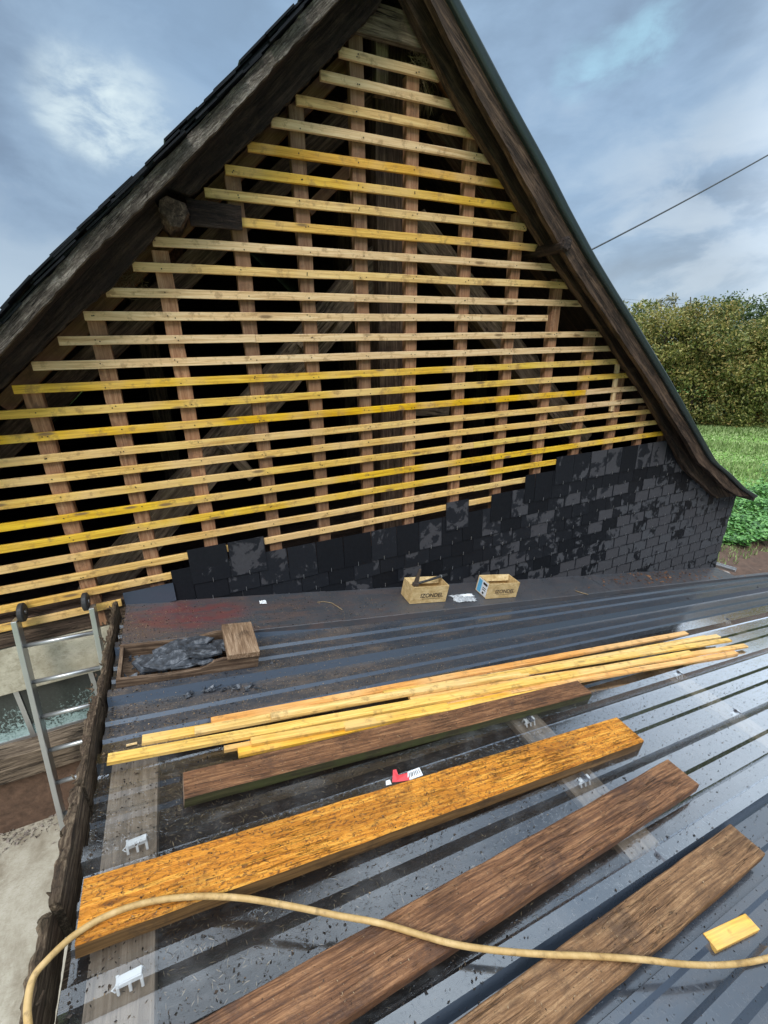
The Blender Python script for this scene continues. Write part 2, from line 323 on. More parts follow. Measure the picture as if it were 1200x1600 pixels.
def mk_sheet(name, near):
    m, g, o = newmat(name); tc = g.n('ShaderNodeTexCoord').outputs['Object']; x = g.n('ShaderNodeSeparateXYZ', {0: tc})
    d1 = g.noise(g.mapping(tc, (1.0, 2.2, 1)), 1.6, 6, .7, .3); d2 = g.noise(g.mapping(tc, (2, 5, 2)), 6, 6, .75)
    base = g.mix(g.noise(tc, 2.5, 3), (.024, .031, .042), (.042, .052, .068))
    amt = g.smooth(g.math('ADD', g.math('MULTIPLY', d1, .6), g.math('MULTIPLY', d2, .4)), .44, .62)
    if near: amt = g.math('MULTIPLY', amt, .25)
    else: amt = g.math('MULTIPLY', amt, g.math('ADD', g.math('MULTIPLY', g.smooth(x.outputs[0], 4.0, .2), .65), .35))
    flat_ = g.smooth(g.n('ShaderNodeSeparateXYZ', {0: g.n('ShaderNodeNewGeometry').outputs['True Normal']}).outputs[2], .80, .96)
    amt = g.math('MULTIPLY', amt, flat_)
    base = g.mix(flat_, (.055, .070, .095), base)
    c = g.mix(amt, base, (.085, .068, .06))
    sp = g.noise(tc, 95, 3, .7); c = g.mix(g.math('MULTIPLY', g.math('MULTIPLY', g.smooth(sp, .58, .68), flat_), .0 if near else .65), c, (.22, .17, .13))
    r = g.math('ADD', g.math('MULTIPLY', amt, .35), g.math('ADD', g.math('MULTIPLY', d2, .16), .10 if near else .22))
    dr = g.noise(tc, 55, 2, .5)
    nb = g.bump(g.smooth(dr, .55, .68), .35, .0015); nb = g.bump(g.noise(g.mapping(tc, (1.2, 5, 1)), 1.5, 2), .12, .01, nb)
    principled(g, o, c, r, nb, 0, **{'Specular IOR Level': .7 if near else .5, 'Coat Weight': .8 if near else .7, 'Coat Roughness': .09 if near else .12, 'Coat IOR': 1.6}); return m
M['sheet'] = mk_sheet('dark_sheet_upper', False); M['sheet2'] = mk_sheet('dark_sheet_lower', True)
def mk_flash():
    m, g, o = newmat('flashing_metal'); tc = g.n('ShaderNodeTexCoord').outputs['Object']; x = g.n('ShaderNodeSeparateXYZ', {0: tc})
    st = g.noise(g.mapping(tc, (1.0, 5.0, 1)), 3.0, 6, .7, .6); d2 = g.noise(tc, 24, 6, .75)
    base = g.mix(g.noise(tc, 3, 4), (.034, .038, .046), (.075, .080, .09))
    left = g.smooth(x.outputs[0], 2.4, -.2)
    c = g.mix(g.math('MULTIPLY', g.smooth(st, .40, .62), g.math('ADD', g.math('MULTIPLY', left, .6), .25)), base, (.10, .068, .06))
    dx = g.math('SUBTRACT', x.outputs[0], -.18); dy = g.math('ADD', x.outputs[1], .24)
    rr = g.math('ADD', g.math('MULTIPLY', g.math('MULTIPLY', dx, dx), 4.0), g.math('MULTIPLY', g.math('MULTIPLY', dy, dy), 18.0))
    redm = g.math('MULTIPLY', g.smooth(rr, 1.0, .15), g.smooth(g.noise(g.mapping(tc, (1.0, 3.0, 1)), 5.0, 6, .7, .5), .34, .60))
    c = g.mix(g.math('MULTIPLY', redm, .62), c, (.17, .032, .030))
    c = g.mix(g.math('MULTIPLY', g.smooth(d2, .60, .70), .5), c, (.19, .14, .10))
    principled(g, o, c, g.math('ADD', g.math('MULTIPLY', d2, .4), .18), g.bump(d2, .15, .002), 0, **{'Specular IOR Level': .7}); return m
M['flash'] = mk_flash()
def mk_clear():
    m, g, o = newmat('clear_sheet'); tc = g.n('ShaderNodeTexCoord').outputs['Object']
    nb = g.bump(g.noise(g.mapping(tc, (1.0, 4, 1)), 1.6, 2), .09, .01); dr = g.noise(tc, 60, 2, .5); nb = g.bump(g.smooth(dr, .58, .68), .3, .0012, nb)
    fc = g.n('ShaderNodeLayerWeight', {'Blend': .5, 'Normal': nb}).outputs['Facing']
    fr = g.math('ADD', g.math('MULTIPLY', g.math('POWER', fc, 2.2), 1.75), .060, clamp=True)
    gl = g.n('ShaderNodeBsdfGlossy', {'Color': (.95, .97, 1, 1), 'Roughness': .12, 'Normal': nb}).outputs[0]
    tr = g.n('ShaderNodeBsdfTransparent', {'Color': (.80, .80, .79, 1)}).outputs[0]
    df = g.n('ShaderNodeBsdfDiffuse', {'Color': (.40, .41, .42, 1)}).outputs[0]
    film = g.math('ADD', g.math('MULTIPLY', g.smooth(g.noise(g.mapping(tc, (1.5, 3, 1)), 3, 5, .7), .45, .7), .10), .015)
    a = g.n('ShaderNodeMixShader', {0: film, 1: tr, 2: df}).outputs[0]
    b = g.n('ShaderNodeMixShader', {0: fr, 1: a, 2: gl}).outputs[0]
    g.nt.links.new(b, o.inputs[0]); return m
M['clear'] = mk_clear()
def mk_under():
    m, g, o = newmat('dark_litter_layer'); tc = g.n('ShaderNodeTexCoord').outputs['Object']
    n = g.noise(g.mapping(tc, (18, 60, 20)), 1.0, 6, .8, 1.2); n2 = g.noise(tc, 5, 5, .7)
    f = g.math('ADD', g.math('MULTIPLY', n, .6), g.math('MULTIPLY', n2, .4))
    principled(g, o, g.ramp(f, [(.38, (.004, .003, .0025)), (.52, (.018, .011, .008)), (.66, (.06, .038, .025))]), .8, g.bump(n, .8, .01)); return m
M['under'] = mk_under()
def mk_glass():
    m, g, o = newmat('dirty_frosted_pane'); tc = g.n('ShaderNodeTexCoord').outputs['Object']; x = g.n('ShaderNodeSeparateXYZ', {0: tc})
    n = g.noise(tc, 42, 6, .8); b = g.noise(tc, 3.2, 3)
    grad = g.math('ADD', g.math('MULTIPLY', b, .5), g.math('MULTIPLY', g.math('ADD', x.outputs[2], g.math('MULTIPLY', x.outputs[0], -.35)), 1.1))
    f = g.math('ADD', grad, g.math('MULTIPLY', n, .8))
    c = g.ramp(f, [(.52, (.40, .53, .52)), (.62, (.26, .36, .35)), (.66, (.045, .055, .05)), (.85, (.03, .035, .032))])
    principled(g, o, c, .25); return m
M['pane'] = mk_glass()
def mk_ground():
    m, g, o = newmat('meadow_ground'); tc = g.n('ShaderNodeTexCoord').outputs['Object']
    n = g.noise(tc, .5, 5); n2 = g.noise(tc, 9, 5, .7)
    c = g.ramp(g.math('ADD', g.math('MULTIPLY', n, .5), g.math('MULTIPLY', n2, .5)), [(.35, (.07, .13, .02)), (.5, (.14, .27, .045)), (.65, (.24, .40, .09))])
    principled(g, o, c, .9, g.bump(n2, .6, .05)); return m
M['meadow'] = mk_ground()
def mk_leaf(name, cols, rough=.5, spec=.3):
    m, g, o = newmat(name); geo = g.n('ShaderNodeNewGeometry'); tc = g.n('ShaderNodeTexCoord').outputs['Object']
    f = g.math('ADD', g.math('MULTIPLY', geo.outputs['Random Per Island'], .6), g.math('MULTIPLY', g.noise(tc, .9, 3), .4))
    k = len(cols); c = g.ramp(f, [(.22+.56*i/(k-1), cc) for i, cc in enumerate(cols)])
    b = principled(g, o, c, rough, None, 0, **{'Specular IOR Level': spec}); 
    t = g.n('ShaderNodeBsdfTranslucent', {'Color': c}).outputs[0]
    mx = g.n('ShaderNodeMixShader', {0: .25, 1: b.outputs[0], 2: t}).outputs[0]; g.nt.links.new(mx, o.inputs[0]); return m
M['leaf_green'] = mk_leaf('leaf_green', [(.055, .085, .022), (.13, .17, .04), (.25, .27, .075), (.38, .36, .11)])
M['leaf_hedge'] = mk_leaf('leaf_hedge', [(.05, .07, .022), (.11, .14, .038), (.22, .235, .065), (.35, .32, .10), (.40, .29, .10)])
M['leaf_dark'] = mk_leaf('leaf_dark', [(.03, .055, .02), (.07, .11, .03), (.14, .18, .06)])
M['leaf_olive'] = mk_leaf('leaf_olive', [(.08, .10, .03), (.20, .21, .055), (.34, .31, .09), (.42, .34, .12)])
M['leaf_orange'] = mk_leaf('leaf_orange', [(.14, .12, .03), (.40, .26, .05), (.58, .32, .08)])
M['leaf_pale'] = mk_leaf('leaf_pale', [(.12, .13, .07), (.26, .26, .16), (.40, .38, .28)])
M['grass'] = mk_leaf('grass_blade', [(.13, .19, .06), (.25, .35, .12), (.40, .49, .21)])
M['clover'] = mk_leaf('weed_leaf', [(.04, .12, .025), (.10, .27, .055), (.22, .44, .12)], .4, .5)
M['straw'] = mk_leaf('straw', [(.12, .085, .05), (.26, .19, .11), (.38, .29, .18)])
M['deb_dark'] = mk_leaf('litter_dark', [(.008, .006, .005), (.025, .018, .013), (.06, .04, .028)])
M['deb_tan'] = mk_leaf('litter_tan', [(.10, .06, .035), (.24, .16, .09), (.42, .30, .18)])
M['leaf_fall'] = mk_leaf('fallen_leaf', [(.12, .05, .025), (.24, .11, .05), (.34, .18, .09)])
WF = (np.zeros(3), np.array((1., 0, 0)), np.array((0, 1., 0)), np.array((0, 0, 1.)))
X_, Y_, Z_ = np.eye(3)

# ------------------------------------------------------------------ ground
def gh(x, y): return -5.36-.64*min(1, max(0, x/9.0)) + (.0 if x < 14 else 0)
mb = MB(); xs = [-300, -80, -30, -12, -6, -3, -1, 1, 3, 5, 7, 9, 11, 14, 18, 24, 32, 45, 80, 300]; ys = [-300, -60, -20, -8, -4, -2, 0, 2, 4, 8, 12, 18, 28, 60, 300]
V = [(x, y, gh(x, y)) for x in xs for y in ys]; ny = len(ys)
mb.add(V, [(i*ny+j, (i+1)*ny+j, (i+1)*ny+j+1, i*ny+j+1) for i in range(len(xs)-1) for j in range(ny-1)])
tag(mb.build('ground', M['meadow'], fr=WF), kind='structure')
mb = MB(); mb.abox((-9, -9, -5.5), (-.72, .12, -5.335)); tag(mb.build('concrete_yard', M['concrete'], fr=WF), kind='structure')
mb = MB(); V = [(x, y, gh(x, y)+.02) for x in (4, 7, 9, 14, 22) for y in (-20, -8, -3, -.62)]; mb.add(V, [(i*4+j, i*4+4+j, i*4+5+j, i*4+1+j) for i in range(4) for j in range(3)]); tag(mb.build('added_dark_ground', M['soil'], fr=WF), kind='structure')  # unseen dark ground, added to keep meadow green out of rib reflections
# bare soil strip along the lean-to
mb = MB(); nx, nyy = 44, 12; V = []
for i in range(nx):
    for j in range(nyy):
        x = 7.3+7*i/(nx-1); y = -.5+2.0*j/(nyy-1)+random.uniform(-.05, .05); e = min(i, nx-1-i, j, nyy-1-j)
        V.append((x, y, gh(x, y)+(random.uniform(.03, .10) if e > 0 else -.03)))
mb.add(V, [(i*nyy+j, (i+1)*nyy+j, (i+1)*nyy+j+1, i*nyy+j+1) for i in range(nx-1) for j in range(nyy-1)])
tag(mb.build('soil_strip', M['soil'], fr=WF, smooth=True), kind='structure')

# ------------------------------------------------------------------ barn
barn = empty('barn', (2.0, 0, -5.6), 'old timber barn gable stripped to new battens above dark slate cladding', 'barn')
ZS = [0, -.137, -.279, -.4127, -.555, -.692, -.8268, -.969, -1.1072, -1.2449, -1.3919, -1.5229, -1.6637, -1.8018, -1.9319, -2.0768, -2.2214, -2.3603, -2.4936, -2.6314, -2.7776, -2.9255, -3.0701, -3.2159, -3.3536, -3.4944]
XS = [-.808, -.3816, .0531, .5437, .9776, 1.3994, 1.816, 2.3193, 2.8305, 3.3373, 3.8537, 4.3789, 4.86, 5.32]
OPL = [(460, 10), (375, 105), (300, 182), (215, 270), (165, 320), (90, 395), (40, 446), (0, 495)]
OPR = [(722, 0), (800, 150), (860, 260), (895, 330), (931, 397), (962, 449), (1000, 510), (1051, 596), (1078, 644), (1108, 698), (1122, 722), (1145, 741), (1168, 764), (1187, 775)]
_ys = [p[1] for p in OPR]
def edge_off(tab, ylo=-40):     # the verge line moved left by an offset that depends on the height
    k = [a for a, b in tab]; v = [b for a, b in tab]
    pts = [(722-.52*40, -40)]+OPR if ylo < 0 else OPR
    return [(x-float(np.interp(y, k, v)), y) for x, y in pts]
OL = [on_wall(p, -.27) for p in OPL]; OR = [on_wall(p, -.27) for p in OPR]
def ext(a, b, t): a, b = np.array(a), np.array(b); return b+(b-a)/np.linalg.norm(b-a)*t
OL = [ext(OL[2], OL[0], 1.0)]+OL; OL = OL+[ext(OL[3], OL[-1], 3.0)]
OR = [ext(OR[2], OR[0], .9)]+OR
def line_x(P, Q):    # intersection in XZ
    A = np.array([[Q[1][0]-Q[0][0], -(P[1][0]-P[0][0])], [Q[1][2]-Q[0][2], -(P[1][2]-P[0][2])]]); b = np.array([P[0][0]-Q[0][0], P[0][2]-Q[0][2]])
    t = np.linalg.solve(A, b)[0]; return Q[0]+(Q[1]-Q[0])*t
RIDGE = line_x((OL[3], OL[1]), (OR[2], OR[1])); OL[0] = RIDGE.copy(); OR[0] = RIDGE.copy()
ox = np.array([p[0] for p in OR]); oz = np.array([p[2] for p in OR]); lx = np.array([p[0] for p in OL])[::-1]; lz = np.array([p[2] for p in OL])[::-1]
def rooftop(x): return float(np.interp(x, ox, oz)) if x > RIDGE[0] else float(np.interp(x, lx, lz))
# roof decks
def deck(P, name, off, thick, mat, y0, y1, jit=0):
    P = [np.array((p[0], 0, p[2])) for p in P]; A = []; B = []
    for i, p in enumerate(P):
        t = P[min(i+1, len(P)-1)]-P[max(i-1, 0)]; t /= np.linalg.norm(t); n = np.array((-t[2], 0, t[0])); n = n if n[2] > 0 else -n
        A.append(p-n*off); B.append(p-n*(off+thick))
    mb = MB(); V = []
    for a, b in zip(A, B): V += [a+Y_*y0, a+Y_*y1, b+Y_*y1, b+Y_*y0]
    n = len(A); mb.add(V, [(i*4+j, i*4+(j+1) % 4, i*4+4+(j+1) % 4, i*4+4+j) for i in range(n-1) for j in range(4)]+[(3, 2, 1, 0), tuple((n-1)*4+j for j in range(4))])
    return mb.build(name, mat, barn, frame(A[0], A[-1]-A[0], (0, 0, 1)))
deck(OL, 'roof_slope', .045, .06, M['dark'], -.255, 8.2); deck(OR, 'roof_slope', .03, .06, M['dark'], -.235, 8.2)
deck(OL, 'slate_roofing', .012, .03, M['slate'], .2, 8.25); deck(OR, 'slate_roofing', .0, .027, M['slate'], -.23, 8.25)
# ragged slates along the left verge
mb = MB(); P = [np.array((p[0], 0, p[2])) for p in OL]; d = P[4]-P[1]; d /= np.linalg.norm(d); n_ = np.array((-d[2], 0, d[0])); n_ = n_ if n_[2] > 0 else -n_
Lt = np.linalg.norm(P[-1]-P[0]); s = 0.0
cum = np.r_[0, np.cumsum([np.linalg.norm(P[i+1]-P[i]) for i in range(len(P)-1)])]; PA = np.array(P)
def along(u): return np.array([np.interp(u, cum, PA[:, c]) for c in range(3)])
while s < Lt-.3:
    for lay in range(3):
        L_ = random.uniform(.2, .34); a = along(s+lay*.02); a2 = along(min(Lt, s+L_)); dd = a2-a; dd /= np.linalg.norm(dd); nn_ = np.cross(dd, Y_); nn_ = nn_ if nn_[2] > 0 else -nn_
        tilt = random.uniform(.008, .03); ex = dd+nn_*tilt; ex /= np.linalg.norm(ex); ez = np.cross(ex, Y_); 
        y0 = -.31+random.uniform(-.03, .03); c = a+dd*L_/2+nn_*(-.03+.014*lay+random.uniform(-.006, .006))+Y_*((y0+.19)/2)
        mb.box(c, ex, Y_, ez, L_, .19-y0, .009)
    s += random.uniform(.12, .2)
mb.build('verge_slates', M['slate'], barn, frame(P[0], d, n_))
# left verge: batten ends layer, then the grey barge board, then the dark boards
gl_o = [(480, 10), (440, 55), (380, 122), (295, 208), (270, 235), (185, 318), (110, 395), (0, 512)]
gl_i = [(527, 0), (450, 80), (360, 180), (265, 280), (210, 335), (150, 390), (78, 468), (0, 552)]
def ext2(P, a=1.0, b=1.6): P = list(P); return [ext(P[1], P[0], a)]+P+[ext(P[-3], P[-1], b)]
A = ext2([on_wall(p, -.295) for p in gl_o], .8); B = ext2([on_wall(p, -.295) for p in gl_i], .5)
band('barge_board', A, B, .045, M['grey'], barn, jit=.005, sub=9)
So = ext2([on_wall(p, -.26) for p in [(466, 10), (380, 105), (305, 182), (220, 270), (170, 320), (95, 395), (45, 446), (0, 500)]], .8); Si = ext2([on_wall(p, -.26) for p in gl_o], .8)
band('verge_batten', So, Si, .04, M['dark'], barn, jit=.008)
du_o = [(560, -30), (500, 30), (400, 140), (262, 292)]; du_i = [(625, -38), (590, 12), (408, 203), (297, 306)]
band('rafter_board', [on_wall(p, -.10) for p in du_o], [on_wall(p, -.10) for p in du_i], .06, M['dark'], barn, jit=.006, sub=14)
dl_o = [(232, 300), (150, 395), (60, 490), (-60, 620), (-300, 860)]; dl_i = [(262, 345), (180, 440), (90, 520), (0, 606), (-240, 840)]
band('rafter_board', [on_wall(p, -.10) for p in dl_o], [on_wall(p, -.10) for p in dl_i], .06, M['dark'], barn, jit=.006, sub=14)
# filling behind the left boards so the sky cannot show between board and roof
# right verge: zinc trim, barge board, dark rafter
sh = lambda P, dx: [(x+d, y) for (x, y), d in zip(P, dx)]
tr_i = edge_off([(0, 18), (200, 17), (330, 15), (435, 13), (600, 11), (700, 9), (775, 9)], 0)
A = [on_wall(p, -.30) for p in OPR]; B = [on_wall(p, -.30) for p in tr_i]; A = [ext(A[1], A[0], 1.0)]+A; B = [ext(B[1], B[0], 1.0)]+B
B[-1] = A[-1]+np.array((-.08, 0, -.02))
ob = band('verge_trim', A, B, .07, M['trim'], barn, sub=4); md = ob.modifiers.new('bevel', 'BEVEL'); md.width = .018; md.segments = 3
bo = edge_off([(0, 23), (200, 23), (330, 20), (435, 18), (600, 15), (700, 12), (775, 14)])
bi = edge_off([(0, 50), (200, 54), (330, 50), (435, 47), (600, 36), (700, 30), (740, 32), (775, 34)])
ob = band('barge_board', [on_wall(p, -.265) for p in bo], [on_wall(p, -.265) for p in bi], .05, M['rakewood'], barn, jit=.003)
so_ = edge_off([(0, 10), (435, 9), (775, 8)])
band('verge_batten', [on_wall(p, -.22) for p in so_], [on_wall(p, -.22) for p in bi], .05, M['dark'], barn)
ro = edge_off([(0, 40), (200, 42), (330, 40), (435, 38), (600, 30), (700, 26), (775, 40)])
ri = [(614, -40), (640, 10), (690, 110), (725, 175), (770, 245), (812, 320), (852, 385), (880, 425), (945, 517), (972, 563), (1003, 608), (1040, 672), (1072, 735), (1120, 778)]
band('rafter_board', [on_wall(p, -.10) for p in ro], [on_wall(p, -.10) for p in ri], .065, M['rakewood'], barn, jit=.005)
RIN = [on_wall(p, -.03) for p in ri]; rix = np.array([p[0] for p in RIN]); riz = np.array([p[2] for p in RIN])
# purlin logs poking out
def log(p, r, y0, y1, mat):
    c = on_wall(p, y0); mb = MB(); P = [c+Y_*(y1-y0)*t for t in (0, .02, .2, 1)]; mb.tube(P, [r*.82, r, r*1.03, r], 10, jit=.2); return mb.build('purlin_end', mat, barn, frame(c, Y_, Z_))
log((271, 330), .085, -.15, 2.2, M['old']); log((887, 381), .055, -.31, .6, M['dark'])
# fixed old board under the left purlin
band('old_board', [on_wall((290, 309), -.05), on_wall((377, 322), -.05)], [on_wall((298, 352), -.05), on_wall((379, 359), -.05)], .03, M['dark'], barn, jit=.002)
# collar under the ridge
beam('collar', on_wall((548, 22), .005), on_wall((700, 68), .005), (0, -1, 0), .165, .05, M['oldpale'], barn, jit=.006)
# studs
def under_rake(x):
    return rooftop(x)-.36
for i, x in enumerate(XS):
    zt = min(rooftop(x)-(.36 if i < 7 else .24), .12) if i != 6 else -.02
    if i == 5: zt = .16
    zb = -3.66 if x < 0 else rz(x, 0)-.05
    x2 = x+random.uniform(-.008, .008)
    o = beam('stud', (x, .05, zt), (x2, .05, zb), (0, -1, 0), .098 if i < 12 else .085, .065, M['stud'], barn, jit=.004, w1=.10)
    t = random.uniform(.85, 1.15); o.color = (t, t, t, 1)
    if i in (3, 4, 5): o.color = (.62, .66, .7, 1)
o = beam('stud', on_wall((966, 562), .01), on_wall((955, 642), .01), (0, -1, 0), .05, .03, M['batten'], barn); o.color = (1, 1, 1, 0)
# battens
ends = {1: (530, 687), 2: (501, 722), 3: (463, 745), 4: (424, 771), 5: (387, 790), 6: (352, 812), 7: (320, 823), 8: (374, 851), 9: (238, 879), 10: (207, 896), 11: (165, 914), 12: (131, 856), 13: (91, 945), 14: (50, 957), 15: (20, 971), 16: (-120, 986), 17: (-160, 1000), 18: (-200, 1010), 19: (-220, 1026), 20: (-240, 1032), 21: (-260, 1043), 22: (-280, 1055), 23: (-290, 822), 24: (-300, 735), 25: (-310, 300), 26: (-320, 190)}
endsB = {22: 1052, 23: 832, 24: 785, 25: 445, 26: 190}
Yel = {5: (.92, .68, .16), 6: (.95, .78, .18), 8: (1., .84, .32), 15: (1., .84, .14), 16: (1., .88, .26), 17: (1., .80, .03), 20: (1., .88, .34), 21: (1., .84, .08), 22: (1., .86, .14), 19: (1, .88, .45), 18: (1, .9, .5), 23: (1, .88, .5), 24: (1, .88, .5), 25: (1, .82, .3), 26: (1, .85, .4), 7: (1, .92, .6), 10: (1, .92, .6), 3: (.95, .85, .6)}
def xat(px, z):   # X of the wall point seen at column px and height z
    lo, hi = -8., 12.
    for _ in range(50):
        m_ = (lo+hi)/2; d_ = np.array((m_, -.012, z))-CAM; u = W/2+F*(d_@RT)/(d_@FW)
        if (d_@FW) < .05 or u < px: lo = m_
        else: hi = m_
    return lo
def batten(k, xa, xb, tint, amt):
    z = ZS[k-1]; mb, fr = beam_mb((xa, .0005, z+random.uniform(-.002, .002)), (xb, .0005, z+random.uniform(-.002, .002)), (0, -1, 0), .052, .025, jit=.0020, ch=.002, seg=max(3, int((xb-xa)/.35)))
    n0 = len(mb.f)
    for x in XS:
        if xa+.03 < x < xb-.03 and random.random() < .9:
            for q in range(random.choice((1, 2))):
                c = np.array((x+random.uniform(-.03, .03), -.0128, z+random.uniform(-.014, .014))); V = [c+np.array((math.cos(a)*.0042, 0, math.sin(a)*.0042)) for a in np.linspace(0, 2*math.pi, 7)[:-1]]
                mb.add(V+[v-Y_*.002 for v in V], [(11, 10, 9, 8, 7, 6)]+[(i, (i+1) % 6, 6+(i+1) % 6, 6+i) for i in range(6)], 1)
    o = mb.build('batten', [M['batten'], M['nail']], barn, fr); o.color = (*tint, amt); return o
pale = (1.0, .93, .80)
for k in range(1, 27):
    xa = xat(ends[k][0], ZS[k-1]) if ends[k][0] >= 0 else -2.9+.02*k
    xb = xat(endsB.get(k, ends[k][1]), ZS[k-1]); t = Yel.get(k, pale); a = 1.0 if k in Yel else .6
    if k in (17, 18): xs_ = xat(915, ZS[k-1]); batten(k, xa, xs_, t, a); batten(k, xs_+.004, xb, pale, .5)
    elif k == 13: xs_ = xat(400, ZS[k-1]); batten(k, xa, xs_-.003, (.9, .85, .78), .6); batten(k, xs_, xb, t, a)
    elif k in (15, 20, 23): xs_ = xat(740, ZS[k-1]); batten(k, xa, xs_, t, a); batten(k, xs_+.003, xb, tuple(min(1, q+.08) for q in t), a)
    else: batten(k, xa, xb, t, a)
# inside: king post, braces, rafters
def ibeam(name, pa, pb, Y, w, t, mat, **k): return beam(name, on_wall(pa, Y), on_wall(pb, Y), (0, -1, 0), w, t, mat, barn, **k)
ibeam('king_post', (606, 60), (612, 830), .34, .30, .2, M['old'], jit=.008)
ibeam('post', (592, 30), (594, 150), .12, .09, .08, M['oldpale'], jit=.006)
ibeam('brace', (150, 930), (610, 385), .45, .27, .2, M['oldpale'], jit=.010)
ibeam('brace', (905, 690), (640, 350), .45, .25, .2, M['oldpale'], jit=.008)
ibeam('inner_rafter', (560, 78), (5, 634), .15, .10, .06, M['stud'], jit=.003).color = (.6, .58, .55, 1)
ibeam('inner_rafter', (600, 130), (-60, 760), .36, .17, .12, M['old'], jit=.006)
ibeam('inner_rafter', (672, 95), (1045, 660), .12, .075, .05, M['stud'], jit=.003).color = (.75, .7, .65, 1)
ibeam('inner_rafter', (680, 190), (1010, 640), .36, .16, .12, M['old'], jit=.006)
ibeam('tie', (560, 250), (480, 330), .3, .08, .06, M['stud']).color = (.6, .6, .6, 1)
for pa, pb, Y, w_ in [((470, 545), (520, 490), .3, .10), ((345, 690), (395, 745), .32, .09), ((600, 640), (700, 640), .6, .12), ((830, 560), (905, 720), .5, .12)]:
    ibeam('brace_block', pa, pb, Y, w_, .06, M['oldpale'])
# rooms behind: back gable, loft floor, inner posts far back
def poly_y(pts, y0, y1, name, mat, parent=barn):
    mb = MB(); mb.prism([np.array((x, y0, z)) for x, z in pts], [np.array((x, y1, z)) for x, z in pts]); return mb.build(name, mat, parent, WF)
xs_l = float(OL[-1][0])+.12
backpts = [(xs_l, -5.6), (7.0, -5.6), (7.0, float(np.interp(7.0, ox, oz))-.15)]+[(float(p[0]), float(p[2])-.15) for p in OR[::-1][2:]]+[(float(p[0]), float(p[2])-.16) for p in OL[1:-1]]+[(xs_l, float(np.interp(xs_l, lx, lz))-.15)]
poly_y(backpts, 8.0, 8.15, 'back_wall', M['dark'])
mb = MB(); mb.abox((xs_l, .32, -3.80), (7.0, 8.0, -3.72)); mb.build('loft_floor', M['dark'], barn)
for x0 in (-.2, 2.2, 4.4): beam('inner_post', (x0, 2.6, -3.7), (x0, 2.6, rooftop(x0)-.1), (0, -1, 0), .2, .2, M['old'], barn)
# lower wall on the left: timber plate, concrete lintel, window, sill, earthy wall
beam('wall_plate', (-3.4, .10, -3.565), (-.30, .10, -3.575), (0, -1, 0), .20, .16, M['old'], barn, jit=.012)
mb = MB(); mb.abox((xs_l, .03, -4.06), (-.45, .30, -3.68)); mb.build('lintel', M['lintel'], barn, WF, bevel=.008)
beam('window_sill', (-3.2, .02, -4.66), (-.45, .02, -4.66), (0, -1, 0), .23, .18, M['oldpale'], barn, jit=.008)
mb = MB(); mb.abox((xs_l, .02, -5.55), (-.45, .30, -4.775)); ob = mb.build('lower_wall', M['brickdirt'], barn, WF)
mb = MB(); mb.abox((-.45, .05, -5.7), (7.05, .30, -3.68)); mb.build('inner_wall', M['brickdirt'], barn, WF)
mb = MB(); mb.abox((xs_l, .30, -5.6), (xs_l+.2, 8.0, -3.2)); mb.build('side_wall', M['brickdirt'], barn, WF)
mb = MB(); mb.abox((7.0, .02, -6.1), (7.10, 8.0, -3.95)); mb.build('side_wall', M['slate'], barn, WF)
win = MB()
for x in (-2.6, -2.02, -1.46, -.98, -.5): win.abox((x-.016, .09, -4.545), (x+.016, .13, -4.06))
win.abox((-3.0, .091, -4.09), (-.46, .131, -4.062)); win.abox((-3.0, .092, -4.55), (-.46, .132, -4.52))
wf = win.build('window', M['alu'], barn, WF)
for a, b in [(-2.6, -2.02), (-2.02, -1.46), (-1.46, -.98), (-.98, -.5)]:
    q = MB(); q.abox((a+.017, .10, -4.519), (b-.017, .106, -4.091)); ob = q.build('pane', M['pane'], wf, (np.array((b, .1, -4.3)), X_, Y_, Z_))
# slate cladding
mb = MB(); GA = .145; starts = {0: [(3.55, None)], 1: [(3.15, None)], 2: [(2.73, None)], 3: [(-.26, None)]}
def slate(x, wd, zt, L_=.30):
    g_ = random.uniform(.0015, .004); xa, xb = x+g_, x+wd-g_
    if xb > 7.15: xb = 7.15
    if xb-xa < .05: return
    zb = zt-L_+random.uniform(-.006, .006)
    yt, yb = -.0150-.0055, -.0355+random.uniform(-.002, .002); th = .0055
    def top(xx): return min(zt, max(zb+.002, float(np.interp(xx, rix, riz))+.10))
    za, zc = top(xa), top(xb)
    if max(za, zc)-zb < .03 or zb+.05 < rz(xa, 0)-.45: return
    rj = random.uniform(-.004, .004)
    def y(z): return yb+(yt-yb)*(z-zb)/L_
    F_ = [(xa, y(zb), zb+rj), (xb, y(zb), zb-rj), (xb, y(zc), zc), (xa, y(za), za)]
    mb.prism([np.array(p) for p in F_], [np.array(p)+Y_*th for p in F_]); SUV.extend([(p[0]-xa, xb-p[0], p[2]-zb) for p in F_]*2)
    xm = (xa+xb)/2+random.uniform(-.01, .01)
    if zb > rz(xm, 0): hk.box((xm, yb-.0035, zb+.012), X_, Y_, Z_, .0035, .004, .035); hk.box((xm, yb-.001, zb-.004), X_, Y_, Z_, .0035, .008, .004)
hk = MB(); SUV = []
for k in range(0, 18):
    zt = -2.872-GA*k
    if k == 2: slate(2.19, .27, zt); slate(-.13, .29, zt); slate(.165, .29, zt)
    x = {0: 3.55, 1: 3.15, 2: 2.73}.get(k, -.27 if k == 3 else (-.27-(.12 if k % 2 else .0)))
    if k > 3: x = -.27
    first = True
    while x < 7.14:
        wd = .255*random.uniform(.93, 1.07)
        if first and k % 2: wd *= .55
        first = False; slate(x, wd, zt); x += wd
ob = mb.build('slate_cladding', M['slate'], barn, WF); at_ = ob.data.attributes.new('slate_uv', 'FLOAT_VECTOR', 'POINT'); at_.data.foreach_set('vector', np.array(SUV).ravel())
ob = hk.build('slate_hooks', M['alu'], barn, WF); ob['kind'] = 'stuff'
